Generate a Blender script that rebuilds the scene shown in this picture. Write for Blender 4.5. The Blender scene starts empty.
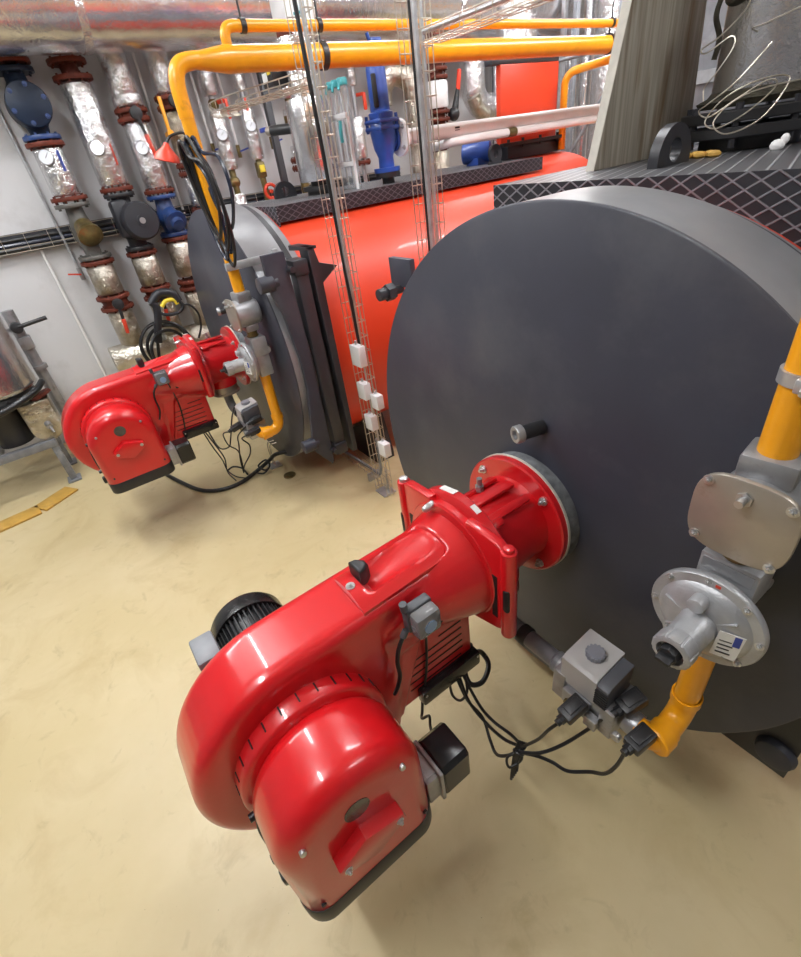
import bpy, bmesh, math, random
from mathutils import Vector, Matrix
random.seed(7)
PI = math.pi
SC = bpy.context.scene
COL = SC.collection

# ------------------------------------------------------------------ materials
def new_mat(name):
    m = bpy.data.materials.new(name); m.use_nodes = True
    nt = m.node_tree; b = nt.nodes['Principled BSDF']
    return m, nt, b

def paint(name, col, rough=.4, metal=0., var=.12, vscale=6., bump=0., bscale=40., coat=0., dirt=None, dscale=3., dlo=.55, dhi=.75, spec=.5):
    m, nt, b = new_mat(name); N = nt.nodes; L = nt.links
    tc = N.new('ShaderNodeTexCoord')
    nz = N.new('ShaderNodeTexNoise'); nz.inputs['Scale'].default_value = vscale; nz.inputs['Detail'].default_value = 6
    L.new(tc.outputs['Object'], nz.inputs['Vector'])
    rp = N.new('ShaderNodeValToRGB')
    lo = [c*(1-var) for c in col]; hi = [min(1, c*(1+var)) for c in col]
    rp.color_ramp.elements[0].position = .3; rp.color_ramp.elements[1].position = .7
    rp.color_ramp.elements[0].color = (*lo, 1); rp.color_ramp.elements[1].color = (*hi, 1)
    L.new(nz.outputs['Fac'], rp.inputs['Fac'])
    out = rp.outputs['Color']
    if dirt:
        n2 = N.new('ShaderNodeTexNoise'); n2.inputs['Scale'].default_value = dscale; n2.inputs['Detail'].default_value = 9; n2.inputs['Roughness'].default_value = .65
        L.new(tc.outputs['Object'], n2.inputs['Vector'])
        r2 = N.new('ShaderNodeMapRange'); r2.inputs['From Min'].default_value = dlo; r2.inputs['From Max'].default_value = dhi
        L.new(n2.outputs['Fac'], r2.inputs['Value'])
        mx = N.new('ShaderNodeMixRGB'); mx.inputs['Color2'].default_value = (*dirt, 1)
        L.new(r2.outputs['Result'], mx.inputs['Fac']); L.new(out, mx.inputs['Color1']); out = mx.outputs['Color']
    L.new(out, b.inputs['Base Color'])
    b.inputs['Roughness'].default_value = rough; b.inputs['Metallic'].default_value = metal
    b.inputs['Coat Weight'].default_value = coat; b.inputs['Coat Roughness'].default_value = .08
    b.inputs['Specular IOR Level'].default_value = spec
    if bump:
        n3 = N.new('ShaderNodeTexNoise'); n3.inputs['Scale'].default_value = bscale; n3.inputs['Detail'].default_value = 4
        L.new(tc.outputs['Object'], n3.inputs['Vector'])
        bp = N.new('ShaderNodeBump'); bp.inputs['Strength'].default_value = bump; bp.inputs['Distance'].default_value = .01
        L.new(n3.outputs['Fac'], bp.inputs['Height']); L.new(bp.outputs['Normal'], b.inputs['Normal'])
    return m

def foil(name, col=(.86, .86, .87), rough=.24, scale=14., strength=.55, stain=None):
    """crinkled aluminium foil cladding"""
    m, nt, b = new_mat(name); N = nt.nodes; L = nt.links
    tc = N.new('ShaderNodeTexCoord')
    vo = N.new('ShaderNodeTexVoronoi'); vo.feature = 'SMOOTH_F1'; vo.inputs['Scale'].default_value = scale
    nz = N.new('ShaderNodeTexNoise'); nz.inputs['Scale'].default_value = scale*1.6; nz.inputs['Detail'].default_value = 6; nz.inputs['Distortion'].default_value = 1.2
    wr = N.new('ShaderNodeVectorMath'); wr.operation = 'ADD'
    L.new(tc.outputs['Object'], nz.inputs['Vector']); L.new(tc.outputs['Object'], wr.inputs[0])
    sc = N.new('ShaderNodeVectorMath'); sc.operation = 'SCALE'; sc.inputs['Scale'].default_value = .12
    L.new(nz.outputs['Color'], sc.inputs[0]); L.new(sc.outputs['Vector'], wr.inputs[1]); L.new(wr.outputs['Vector'], vo.inputs['Vector'])
    ad = N.new('ShaderNodeMath'); ad.operation = 'MULTIPLY_ADD'; ad.inputs[1].default_value = .6
    L.new(nz.outputs['Fac'], ad.inputs[0]); L.new(vo.outputs['Distance'], ad.inputs[2])
    bp = N.new('ShaderNodeBump'); bp.inputs['Strength'].default_value = strength; bp.inputs['Distance'].default_value = .02
    L.new(ad.outputs['Value'], bp.inputs['Height']); L.new(bp.outputs['Normal'], b.inputs['Normal'])
    rp = N.new('ShaderNodeValToRGB'); rp.color_ramp.elements[0].position = .35; rp.color_ramp.elements[1].position = .65
    rp.color_ramp.elements[0].color = (*[c*.8 for c in (stain or col)], 1); rp.color_ramp.elements[1].color = (*col, 1)
    n2 = N.new('ShaderNodeTexNoise'); n2.inputs['Scale'].default_value = 5; n2.inputs['Detail'].default_value = 5
    L.new(tc.outputs['Object'], n2.inputs['Vector']); L.new(n2.outputs['Fac'], rp.inputs['Fac']); L.new(rp.outputs['Color'], b.inputs['Base Color'])
    b.inputs['Metallic'].default_value = .93; b.inputs['Roughness'].default_value = rough
    return m

def tread(name, u, v, a, bb, dark=(.035, .035, .042), light=(.34, .34, .38), width=.13, both=True):
    """raised rib pattern: crossing lines in the object axes u, v"""
    m, nt, b = new_mat(name); N = nt.nodes; L = nt.links
    tc = N.new('ShaderNodeTexCoord'); sp = N.new('ShaderNodeSeparateXYZ'); L.new(tc.outputs['Object'], sp.inputs[0])
    def fam(s):
        m1 = N.new('ShaderNodeMath'); m1.operation = 'MULTIPLY'; m1.inputs[1].default_value = 1/a; L.new(sp.outputs[u], m1.inputs[0])
        m2 = N.new('ShaderNodeMath'); m2.operation = 'MULTIPLY_ADD'; m2.inputs[1].default_value = s/bb; L.new(sp.outputs[v], m2.inputs[0]); L.new(m1.outputs[0], m2.inputs[2])
        f = N.new('ShaderNodeMath'); f.operation = 'FRACT'; L.new(m2.outputs[0], f.inputs[0])
        d = N.new('ShaderNodeMath'); d.operation = 'SUBTRACT'; d.inputs[1].default_value = .5; L.new(f.outputs[0], d.inputs[0])
        ab = N.new('ShaderNodeMath'); ab.operation = 'ABSOLUTE'; L.new(d.outputs[0], ab.inputs[0])
        r = N.new('ShaderNodeMapRange'); r.interpolation_type = 'SMOOTHSTEP'; r.inputs['From Min'].default_value = width; r.inputs['From Max'].default_value = width*.4
        r.inputs['To Min'].default_value = 0; r.inputs['To Max'].default_value = 1; L.new(ab.outputs[0], r.inputs['Value'])
        return r.outputs['Result']
    o = fam(1)
    if both:
        mxx = N.new('ShaderNodeMath'); mxx.operation = 'MAXIMUM'; L.new(o, mxx.inputs[0]); L.new(fam(-1), mxx.inputs[1]); o = mxx.outputs[0]
    mx = N.new('ShaderNodeMixRGB'); mx.inputs['Color1'].default_value = (*dark, 1); mx.inputs['Color2'].default_value = (*light, 1)
    L.new(o, mx.inputs['Fac']); L.new(mx.outputs['Color'], b.inputs['Base Color'])
    bp = N.new('ShaderNodeBump'); bp.inputs['Strength'].default_value = .9; bp.inputs['Distance'].default_value = .006
    L.new(o, bp.inputs['Height']); L.new(bp.outputs['Normal'], b.inputs['Normal'])
    b.inputs['Roughness'].default_value = .42; b.inputs['Metallic'].default_value = .35
    return m

M = {}
M['red'] = paint('red_gloss_enamel', (.60, .008, .012), .28, var=.05, vscale=3, coat=.6, bump=.02, bscale=60)
M['red_boiler'] = paint('orange_red_boiler_paint', (.74, .058, .018), .40, var=.05, vscale=2, coat=.15)
M['graphite'] = paint('graphite_boiler_paint', (.046, .048, .065), .40, var=.10, vscale=3.5, bump=.05, bscale=18, dirt=(.085, .086, .098), dscale=2.2, dlo=.5, dhi=.8, spec=.35)
M['graphite_dark'] = paint('dark_frame_paint', (.03, .03, .036), .4, var=.15)
M['rim'] = paint('pale_rim_steel', (.27, .275, .29), .36, metal=.25, var=.15, vscale=4, dirt=(.26, .26, .26), dscale=2.5)
M['black'] = paint('black_plastic', (.018, .018, .02), .42, var=.2)
M['black_gloss'] = paint('black_gloss_plastic', (.012, .012, .013), .22, var=.2)
M['rubber'] = paint('black_cable_rubber', (.012, .012, .013), .38, var=.1)
M['cable_blue'] = paint('dark_blue_cable', (.02, .025, .045), .25, var=.1)
M['yellow'] = paint('yellow_gas_paint', (.86, .36, .008), .33, var=.08, vscale=9, coat=.2, dirt=(.45, .19, .02), dscale=9, dlo=.62, dhi=.8)
M['cast'] = paint('cast_aluminium', (.43, .435, .45), .40, metal=.45, var=.12, vscale=18, bump=.12, bscale=150, dirt=(.30, .28, .25), dscale=7, dlo=.5, dhi=.8)
M['cast_warm'] = paint('tarnished_aluminium', (.42, .375, .32), .36, metal=.6, var=.12, vscale=7, bump=.05, bscale=120, dirt=(.22, .17, .10), dscale=9, dlo=.56, dhi=.8)
M['grey_metal'] = paint('grey_machined_metal', (.36, .36, .37), .38, metal=.6, var=.15, vscale=12, dirt=(.2, .19, .17), dscale=14)
M['grey_paint'] = paint('grey_pipe_paint', (.22, .23, .25), .4, var=.18, vscale=14, dirt=(.35, .36, .38), dscale=10)
M['galv'] = paint('galvanised_steel', (.50, .51, .53), .36, metal=.65, var=.15, vscale=20)
M['wire'] = paint('galvanised_wire', (.55, .50, .42), .35, metal=.8, var=.2, vscale=12)
M['zinc'] = paint('zinc_bolt', (.55, .55, .55), .3, metal=.8, var=.1)
M['white_box'] = paint('white_plastic', (.74, .74, .75), .4, var=.03)
M['white_pipe'] = paint('white_painted_pipe', (.86, .85, .85), .38, var=.06, vscale=5, dirt=(.7, .6, .55), dscale=4, dlo=.66, dhi=.8)
M['valve_grey'] = paint('light_grey_valve_cover', (.47, .46, .45), .4, var=.05, vscale=5, bump=.03, bscale=200)
M['valve_side'] = paint('slate_valve_cover', (.08, .085, .10), .45, var=.08)
M['knob'] = paint('grey_knob', (.28, .29, .33), .4, var=.05)
M['foil'] = foil('aluminium_foil_cladding', (.9, .9, .91), .23, 15, .58)
M['foil_flue'] = foil('soft_foil_cladding', (.9, .9, .91), .24, 26, .22)
M['foil_fine'] = foil('smooth_aluminium_cladding', col=(.92, .92, .94), rough=.20, scale=15, strength=.13)
M['foil_old'] = foil('stained_foil_cladding', (.74, .70, .62), .3, 16, .7, stain=(.42, .36, .26))
M['rust'] = paint('rust_red_flange', (.125, .028, .016), .55, var=.3, vscale=18, dirt=(.07, .025, .018), dscale=22, spec=.25)
M['navy'] = paint('navy_valve_paint', (.007, .015, .034), .42, var=.2, coat=0, spec=.3)
M['blue'] = paint('blue_valve_paint', (.022, .075, .36), .35, var=.15, vscale=8, coat=.2)
M['blue_dark'] = paint('worn_blue_paint', (.02, .05, .17), .38, var=.25, vscale=14, dirt=(.1, .1, .12), dscale=12)
M['pump'] = paint('anthracite_pump', (.020, .021, .027), .42, var=.1)
M['brass'] = paint('old_brass', (.17, .13, .05), .42, metal=.55, var=.4, vscale=14, dirt=(.30, .09, .03), dscale=9)
M['grey_flange'] = paint('grey_iron_flange', (.12, .115, .105), .45, metal=.3, var=.25, vscale=16)
M['handle_red'] = paint('red_handle_grip', (.62, .05, .02), .4)
M['lamp_red'] = paint('orange_red_cap', (.85, .06, .025), .4, var=.05)
M['yellow_tag'] = paint('yellow_sticker', (.85, .66, .05), .45)
M['white_tag'] = paint('white_label', (.75, .75, .73), .45)
M['blue_tag'] = paint('blue_print', (.03, .06, .35), .4)
M['ink'] = paint('dark_print', (.03, .03, .035), .5)
M['dark_hole'] = paint('dark_opening', (.006, .005, .005), .6)
M['gasket'] = paint('woven_grey_gasket', (.14, .15, .16), .7, var=.35, vscale=30, bump=.4, bscale=60)
M['gasket_rim'] = paint('pale_seal', (.60, .57, .50), .6)
M['wool'] = paint('dark_mineral_wool', (.035, .03, .018), .9, var=.5, vscale=25, bump=.8, bscale=60)
M['strip'] = paint('yellow_floor_tape', (.55, .32, .06), .5, var=.15, vscale=10, dirt=(.4, .25, .08), dscale=12)
M['teal'] = paint('teal_plastic', (.05, .34, .38), .4)
M['clear'], _nt, _b = new_mat('clear_acrylic')
_b.inputs['Base Color'].default_value = (.86, .92, .95, 1); _b.inputs['Transmission Weight'].default_value = .85; _b.inputs['Roughness'].default_value = .06; _b.inputs['IOR'].default_value = 1.3
M['switch_grey'] = paint('dark_grey_housing', (.085, .09, .10), .4, var=.1)
M['smoke'], _nt, _b = new_mat('smoked_clear_cover')
_b.inputs['Base Color'].default_value = (.42, .42, .43, 1); _b.inputs['Transmission Weight'].default_value = .6; _b.inputs['Roughness'].default_value = .14; _b.inputs['IOR'].default_value = 1.4
M['glass_dial'] = paint('dial_face', (.72, .75, .80), .2, var=.03, coat=.5)
M['blue_disc'] = paint('pale_blue_dial', (.20, .32, .50), .3, coat=.4)
M['sight'] = paint('dark_sight_glass', (.10, .10, .09), .18, var=.3, vscale=25, metal=.4)
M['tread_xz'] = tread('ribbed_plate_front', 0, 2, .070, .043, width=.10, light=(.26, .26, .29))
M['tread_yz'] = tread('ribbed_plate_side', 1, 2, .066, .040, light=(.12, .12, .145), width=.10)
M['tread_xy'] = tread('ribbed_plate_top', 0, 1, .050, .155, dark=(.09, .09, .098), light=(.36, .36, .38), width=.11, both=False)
# concrete-grey leaning board
def board_mat():
    m, nt, b = new_mat('weathered_grey_board'); N = nt.nodes; L = nt.links
    tc = N.new('ShaderNodeTexCoord'); mp = N.new('ShaderNodeMapping'); mp.inputs['Scale'].default_value = (6, 60, 2.0); mp.inputs['Rotation'].default_value = (.27, 0, 0)
    L.new(tc.outputs['Object'], mp.inputs['Vector'])
    nz = N.new('ShaderNodeTexNoise'); nz.inputs['Scale'].default_value = 1; nz.inputs['Detail'].default_value = 6; L.new(mp.outputs['Vector'], nz.inputs['Vector'])
    rp = N.new('ShaderNodeValToRGB'); rp.color_ramp.elements[0].position = .3; rp.color_ramp.elements[1].position = .68
    rp.color_ramp.elements[0].color = (.23, .20, .155, 1); rp.color_ramp.elements[1].color = (.40, .365, .30, 1)
    L.new(nz.outputs['Fac'], rp.inputs['Fac'])
    mp2 = N.new('ShaderNodeMapping'); mp2.inputs['Scale'].default_value = (3, 14, 1.6); mp2.inputs['Rotation'].default_value = (.2, 0, 0); L.new(tc.outputs['Object'], mp2.inputs['Vector'])
    n2 = N.new('ShaderNodeTexNoise'); n2.inputs['Scale'].default_value = 1.2; n2.inputs['Detail'].default_value = 3; L.new(mp2.outputs['Vector'], n2.inputs['Vector'])
    r2 = N.new('ShaderNodeMapRange'); r2.inputs['From Min'].default_value = .55; r2.inputs['From Max'].default_value = .75; L.new(n2.outputs['Fac'], r2.inputs['Value'])
    mx = N.new('ShaderNodeMixRGB'); mx.inputs['Color2'].default_value = (.16, .10, .045, 1); L.new(r2.outputs['Result'], mx.inputs['Fac']); L.new(rp.outputs['Color'], mx.inputs['Color1'])
    L.new(mx.outputs['Color'], b.inputs['Base Color']); b.inputs['Roughness'].default_value = .75
    return m
M['board'] = board_mat()
M['board_edge'] = paint('pale_board_edge', (.52, .49, .43), .7, var=.1, vscale=20)
# floor: worn beige epoxy with grey-brown scuffs
def floor_mat():
    m, nt, b = new_mat('beige_epoxy_floor'); N = nt.nodes; L = nt.links
    tc = N.new('ShaderNodeTexCoord')
    def nz(scale, det, lo, hi, dist=0.):
        n = N.new('ShaderNodeTexNoise'); n.inputs['Scale'].default_value = scale; n.inputs['Detail'].default_value = det; n.inputs['Roughness'].default_value = .62; n.inputs['Distortion'].default_value = dist
        L.new(tc.outputs['Object'], n.inputs['Vector'])
        r = N.new('ShaderNodeMapRange'); r.inputs['From Min'].default_value = lo; r.inputs['From Max'].default_value = hi; L.new(n.outputs['Fac'], r.inputs['Value'])
        return r.outputs['Result']
    c = None
    base = (.60, .49, .27, 1)
    def mix(fac, colr, prev, amt):
        k = N.new('ShaderNodeMath'); k.operation = 'MULTIPLY'; k.inputs[1].default_value = amt; L.new(fac, k.inputs[0])
        x = N.new('ShaderNodeMixRGB'); x.inputs['Color2'].default_value = colr; L.new(k.outputs[0], x.inputs['Fac'])
        if prev is None: x.inputs['Color1'].default_value = base
        else: L.new(prev, x.inputs['Color1'])
        return x.outputs['Color']
    c = mix(nz(1.1, 5, .42, .62), (.66, .55, .33, 1), c, .8)
    c = mix(nz(2.3, 8, .50, .70, .8), (.48, .36, .17, 1), c, .5)
    c = mix(nz(8, 9, .58, .74, .8), (.36, .28, .14, 1), c, .4)
    c = mix(nz(60, 3, .72, .78), (.16, .12, .07, 1), c, .8)
    L.new(c, b.inputs['Base Color'])
    rr = N.new('ShaderNodeMapRange'); rr.inputs['To Min'].default_value = .28; rr.inputs['To Max'].default_value = .5; L.new(nz(3, 6, .3, .7), rr.inputs['Value']); L.new(rr.outputs['Result'], b.inputs['Roughness'])
    return m
M['floor'] = floor_mat()
M['wall'] = paint('white_wall_plaster', (.60, .60, .61), .7, var=.05, vscale=1.2, bump=.05, bscale=30, dirt=(.42, .41, .40), dscale=1.3, dlo=.55, dhi=.85)
M['wall_far'] = paint('grey_hall_wall', (.22, .22, .23), .8, var=.08, vscale=1.5)
M['ceiling'] = paint('pale_concrete_ceiling', (.62, .61, .59), .8, var=.06, vscale=2)
def emis(name, col, s):
    m, nt, b = new_mat(name); b.inputs['Base Color'].default_value = (*col, 1); b.inputs['Emission Color'].default_value = (*col, 1); b.inputs['Emission Strength'].default_value = s
    return m
M['tube'] = emis('lit_fluorescent_tube', (.97, .985, 1), 125)

# ------------------------------------------------------------------ mesh helpers
def orient(d):
    return Vector(d).normalized().to_track_quat('Z', 'Y').to_matrix().to_4x4()

def cr(pts, sub=6, closed=False):
    P = [Vector(p) for p in pts]; n = len(P); out = []
    rng = n if closed else n-1
    for i in range(rng):
        if closed: a, b, c, d = P[(i-1) % n], P[i], P[(i+1) % n], P[(i+2) % n]
        else: a, b, c, d = P[max(i-1, 0)], P[i], P[i+1], P[min(i+2, n-1)]
        for k in range(sub):
            t = k/sub
            out.append(.5*((2*b)+(c-a)*t+(2*a-5*b+4*c-d)*t*t+(3*b-a-3*c+d)*t**3))
    if not closed: out.append(P[-1])
    return out

class MB:
    def __init__(self): self.bm = bmesh.new()
    def _merge(self, tb, mat=None):
        if mat is not None: tb.transform(mat)
        me = bpy.data.meshes.new('t'); tb.to_mesh(me); tb.free(); self.bm.from_mesh(me); bpy.data.meshes.remove(me)
        return self
    def box(self, c, s, rot=None, bev=0., seg=2):
        tb = bmesh.new(); bmesh.ops.create_cube(tb, size=1); tb.transform(Matrix.Diagonal((s[0], s[1], s[2], 1)))
        if bev: bmesh.ops.bevel(tb, geom=tb.edges[:], offset=min(bev, min(s)*.45), segments=seg, profile=.5, affect='EDGES')
        R = rot if rot is not None else Matrix.Identity(4)
        return self._merge(tb, Matrix.Translation(c) @ R)
    def cyl(self, p0, p1, r0, r1=None, seg=24, bev=0.):
        p0 = Vector(p0); p1 = Vector(p1); d = p1-p0; r1 = r0 if r1 is None else r1
        tb = bmesh.new(); bmesh.ops.create_cone(tb, cap_ends=True, segments=seg, radius1=r0, radius2=r1, depth=d.length)
        if bev:
            es = [e for e in tb.edges if len(e.link_faces) == 2 and any(len(f.verts) > 4 for f in e.link_faces)]
            bmesh.ops.bevel(tb, geom=es, offset=bev, segments=2, profile=.5, affect='EDGES')
        return self._merge(tb, Matrix.Translation((p0+p1)/2) @ orient(d))
    def lathe(self, o, ax, prof, seg=32):
        tb = bmesh.new(); rings = []
        for t, r in prof:
            if r <= 1e-6: rings.append([tb.verts.new((0, 0, t))])
            else: rings.append([tb.verts.new((r*math.cos(2*PI*k/seg), r*math.sin(2*PI*k/seg), t)) for k in range(seg)])
        for a, b in zip(rings, rings[1:]):
            for k in range(seg):
                k2 = (k+1) % seg
                if len(a) == 1 and len(b) == 1: continue
                if len(a) == 1: tb.faces.new((a[0], b[k], b[k2]))
                elif len(b) == 1: tb.faces.new((a[k], a[k2], b[0]))
                else: tb.faces.new((a[k], a[k2], b[k2], b[k]))
        bmesh.ops.recalc_face_normals(tb, faces=tb.faces[:])
        return self._merge(tb, Matrix.Translation(o) @ orient(ax))
    def tube(self, pts, r, seg=8, sub=6, closed=False, smooth=True):
        P = cr(pts, sub, closed) if smooth and len(pts) > 2 else [Vector(p) for p in pts]
        n = len(P); tb = bmesh.new(); rings = []
        up = None
        for i in range(n):
            if closed: t = (P[(i+1) % n]-P[i-1])
            else: t = P[min(i+1, n-1)]-P[max(i-1, 0)]
            if t.length < 1e-9: t = Vector((0, 0, 1))
            t.normalize()
            if up is None:
                up = Vector((0, 0, 1)) if abs(t.z) < .9 else Vector((1, 0, 0))
            u = up-t*up.dot(t)
            if u.length < 1e-5: u = t.orthogonal()
            u.normalize(); v = t.cross(u); up = u
            rr = r[i*len(r)//n] if isinstance(r, (list, tuple)) else r
            rings.append([tb.verts.new(P[i]+rr*(math.cos(2*PI*k/seg)*u+math.sin(2*PI*k/seg)*v)) for k in range(seg)])
        pairs = list(zip(rings, rings[1:]))+([(rings[-1], rings[0])] if closed else [])
        for a, b in pairs:
            for k in range(seg): tb.faces.new((a[k], a[(k+1) % seg], b[(k+1) % seg], b[k]))
        if not closed: tb.faces.new(rings[0][::-1]); tb.faces.new(rings[-1])
        bmesh.ops.recalc_face_normals(tb, faces=tb.faces[:])
        return self._merge(tb)
    def prism(self, poly, plane, a0, a1, bev=0., seg=3):
        tb = bmesh.new()
        def pt(p, a):
            return {'YZ': (a, p[0], p[1]), 'XZ': (p[0], a, p[1]), 'XY': (p[0], p[1], a)}[plane]
        A = [tb.verts.new(pt(p, a0)) for p in poly]; B = [tb.verts.new(pt(p, a1)) for p in poly]
        n = len(poly); fa = tb.faces.new(A); fb = tb.faces.new(B[::-1])
        for k in range(n): tb.faces.new((A[k], A[(k+1) % n], B[(k+1) % n], B[k]))
        bmesh.ops.recalc_face_normals(tb, faces=tb.faces[:])
        if bev:
            es = [e for e in tb.edges if (fa in e.link_faces) != (fb in e.link_faces)]
            bmesh.ops.bevel(tb, geom=es, offset=bev, segments=seg, profile=.5, affect='EDGES')
        return self._merge(tb)
    def sphere(self, c, r, scale=(1, 1, 1), seg=20):
        tb = bmesh.new(); bmesh.ops.create_uvsphere(tb, u_segments=seg, v_segments=seg//2, radius=r)
        return self._merge(tb, Matrix.Translation(c) @ Matrix.Diagonal((*scale, 1)))
    def ring(self, c, ax, R, r, seg=32, s2=8):
        d = orient(ax); pts = [(d @ Vector((R*math.cos(2*PI*k/seg), R*math.sin(2*PI*k/seg), 0)))+Vector(c) for k in range(seg)]
        return self.tube(pts, r, s2, closed=True, smooth=False)
    def bolt(self, p, ax, r=.008, h=.008):
        p = Vector(p); a = Vector(ax).normalized()
        self.cyl(p, p+a*h*.35, r*1.5, seg=16); self.cyl(p+a*h*.3, p+a*h, r, seg=6)
        return self.cyl(p+a*h, p+a*h*1.5, r*.55, seg=10)
    def mesh(self, name, ang=38):
        bm = self.bm
        for f in bm.faces: f.smooth = True
        th = math.radians(ang)
        for e in bm.edges:
            if len(e.link_faces) == 2 and e.calc_face_angle(0) > th: e.smooth = False
        me = bpy.data.meshes.new(name); bm.to_mesh(me); bm.free()
        return me
    def build(self, name, mat, parent=None, ang=38, off=None):
        if parent is None and off is None:
            vs = [v.co for v in self.bm.verts]
            off = Vector(((min(v.x for v in vs)+max(v.x for v in vs))/2, (min(v.y for v in vs)+max(v.y for v in vs))/2, min(v.z for v in vs)))
        if parent is not None:
            off = Vector((0, 0, 0)); p = parent
            while p is not None: off += p.location; p = p.parent
        self.bm.transform(Matrix.Translation(-off))
        o = bpy.data.objects.new(name, self.mesh(name, ang)); COL.objects.link(o)
        o.data.materials.append(mat)
        if parent is not None: o.parent = parent
        else: o.location = off
        return o

def tag(o, label, cat, group=None, kind=None):
    o['label'] = label; o['category'] = cat; o['kind'] = 'thing'
    if group: o['group'] = group
    if kind: o['kind'] = kind
    return o
def thing(name, label, cat, loc, group=None):
    o = bpy.data.objects.new(name, None); COL.objects.link(o); o.location = loc; o.empty_display_size = .1
    return tag(o, label, cat, group)
def struct(o):
    o['kind'] = 'structure'; return o
def copy_tree(o, parent=None):
    c = o.copy(); COL.objects.link(c); c.parent = parent
    for ch in list(o.children): copy_tree(ch, c)
    return c
def dup(root, delta, label):
    c = copy_tree(root); c.location = root.location+Vector(delta); c['label'] = label
    return c
def fuse(name, mb, mat, parent, voxel=.007, it=6, ang=60):
    """union of the collected solids as one cast body with soft fillets"""
    o = mb.build(name, mat, parent)
    a = o.modifiers.new('r', 'REMESH'); a.mode = 'VOXEL'; a.voxel_size = voxel; a.use_smooth_shade = True
    s = o.modifiers.new('s', 'SMOOTH'); s.factor = .5; s.iterations = it
    bpy.context.view_layer.update()
    dg = bpy.context.evaluated_depsgraph_get()
    me = bpy.data.meshes.new_from_object(o.evaluated_get(dg)); o.modifiers.clear(); o.data = me
    for p in me.polygons: p.use_smooth = True
    return o
def arc(cx, cy, r, a0, a1, n):
    return [(cx+r*math.cos(math.radians(a0+(a1-a0)*k/n)), cy+r*math.sin(math.radians(a0+(a1-a0)*k/n))) for k in range(n+1)]
def label_lines(mb, o, u, v, n, w, h, nn):
    for k in range(n):
        c = Vector(o)+Vector(v)*(k*h)+Vector(u)*(w*.5*(1-.25*(k % 3)))
        mb.box(c, [abs(x)*w*(1-.25*(k % 3))+abs(y)*h*.35+abs(z)*.0006 for x, y, z in zip(u, v, nn)])

# ------------------------------------------------------------------ the room
def room():
    m = MB(); m.box((-.2, 1.5, -.05), (11.4, 13.4, .1)); struct(m.build('floor', M['floor']))
    m = MB(); m.box((-5.5, 1.5, 2.3), (.1, 13.2, 4.6)); struct(m.build('wall_left', M['wall']))
    m = MB(); m.box((-.2, 8.0, 2.3), (10.5, .1, 4.6)); struct(m.build('wall_back', M['wall']))
    m = MB(); m.box((5.05, 1.5, 2.3), (.1, 13.2, 4.6)); struct(m.build('wall_right', M['wall_far']))
    m = MB(); m.box((-.2, -5.0, 2.3), (10.5, .1, 4.6)); struct(m.build('wall_front', M['wall_far']))
    m = MB(); m.box((-.2, 1.5, 4.65), (11.4, 13.4, .1)); struct(m.build('ceiling', M['ceiling']))
room()

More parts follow.
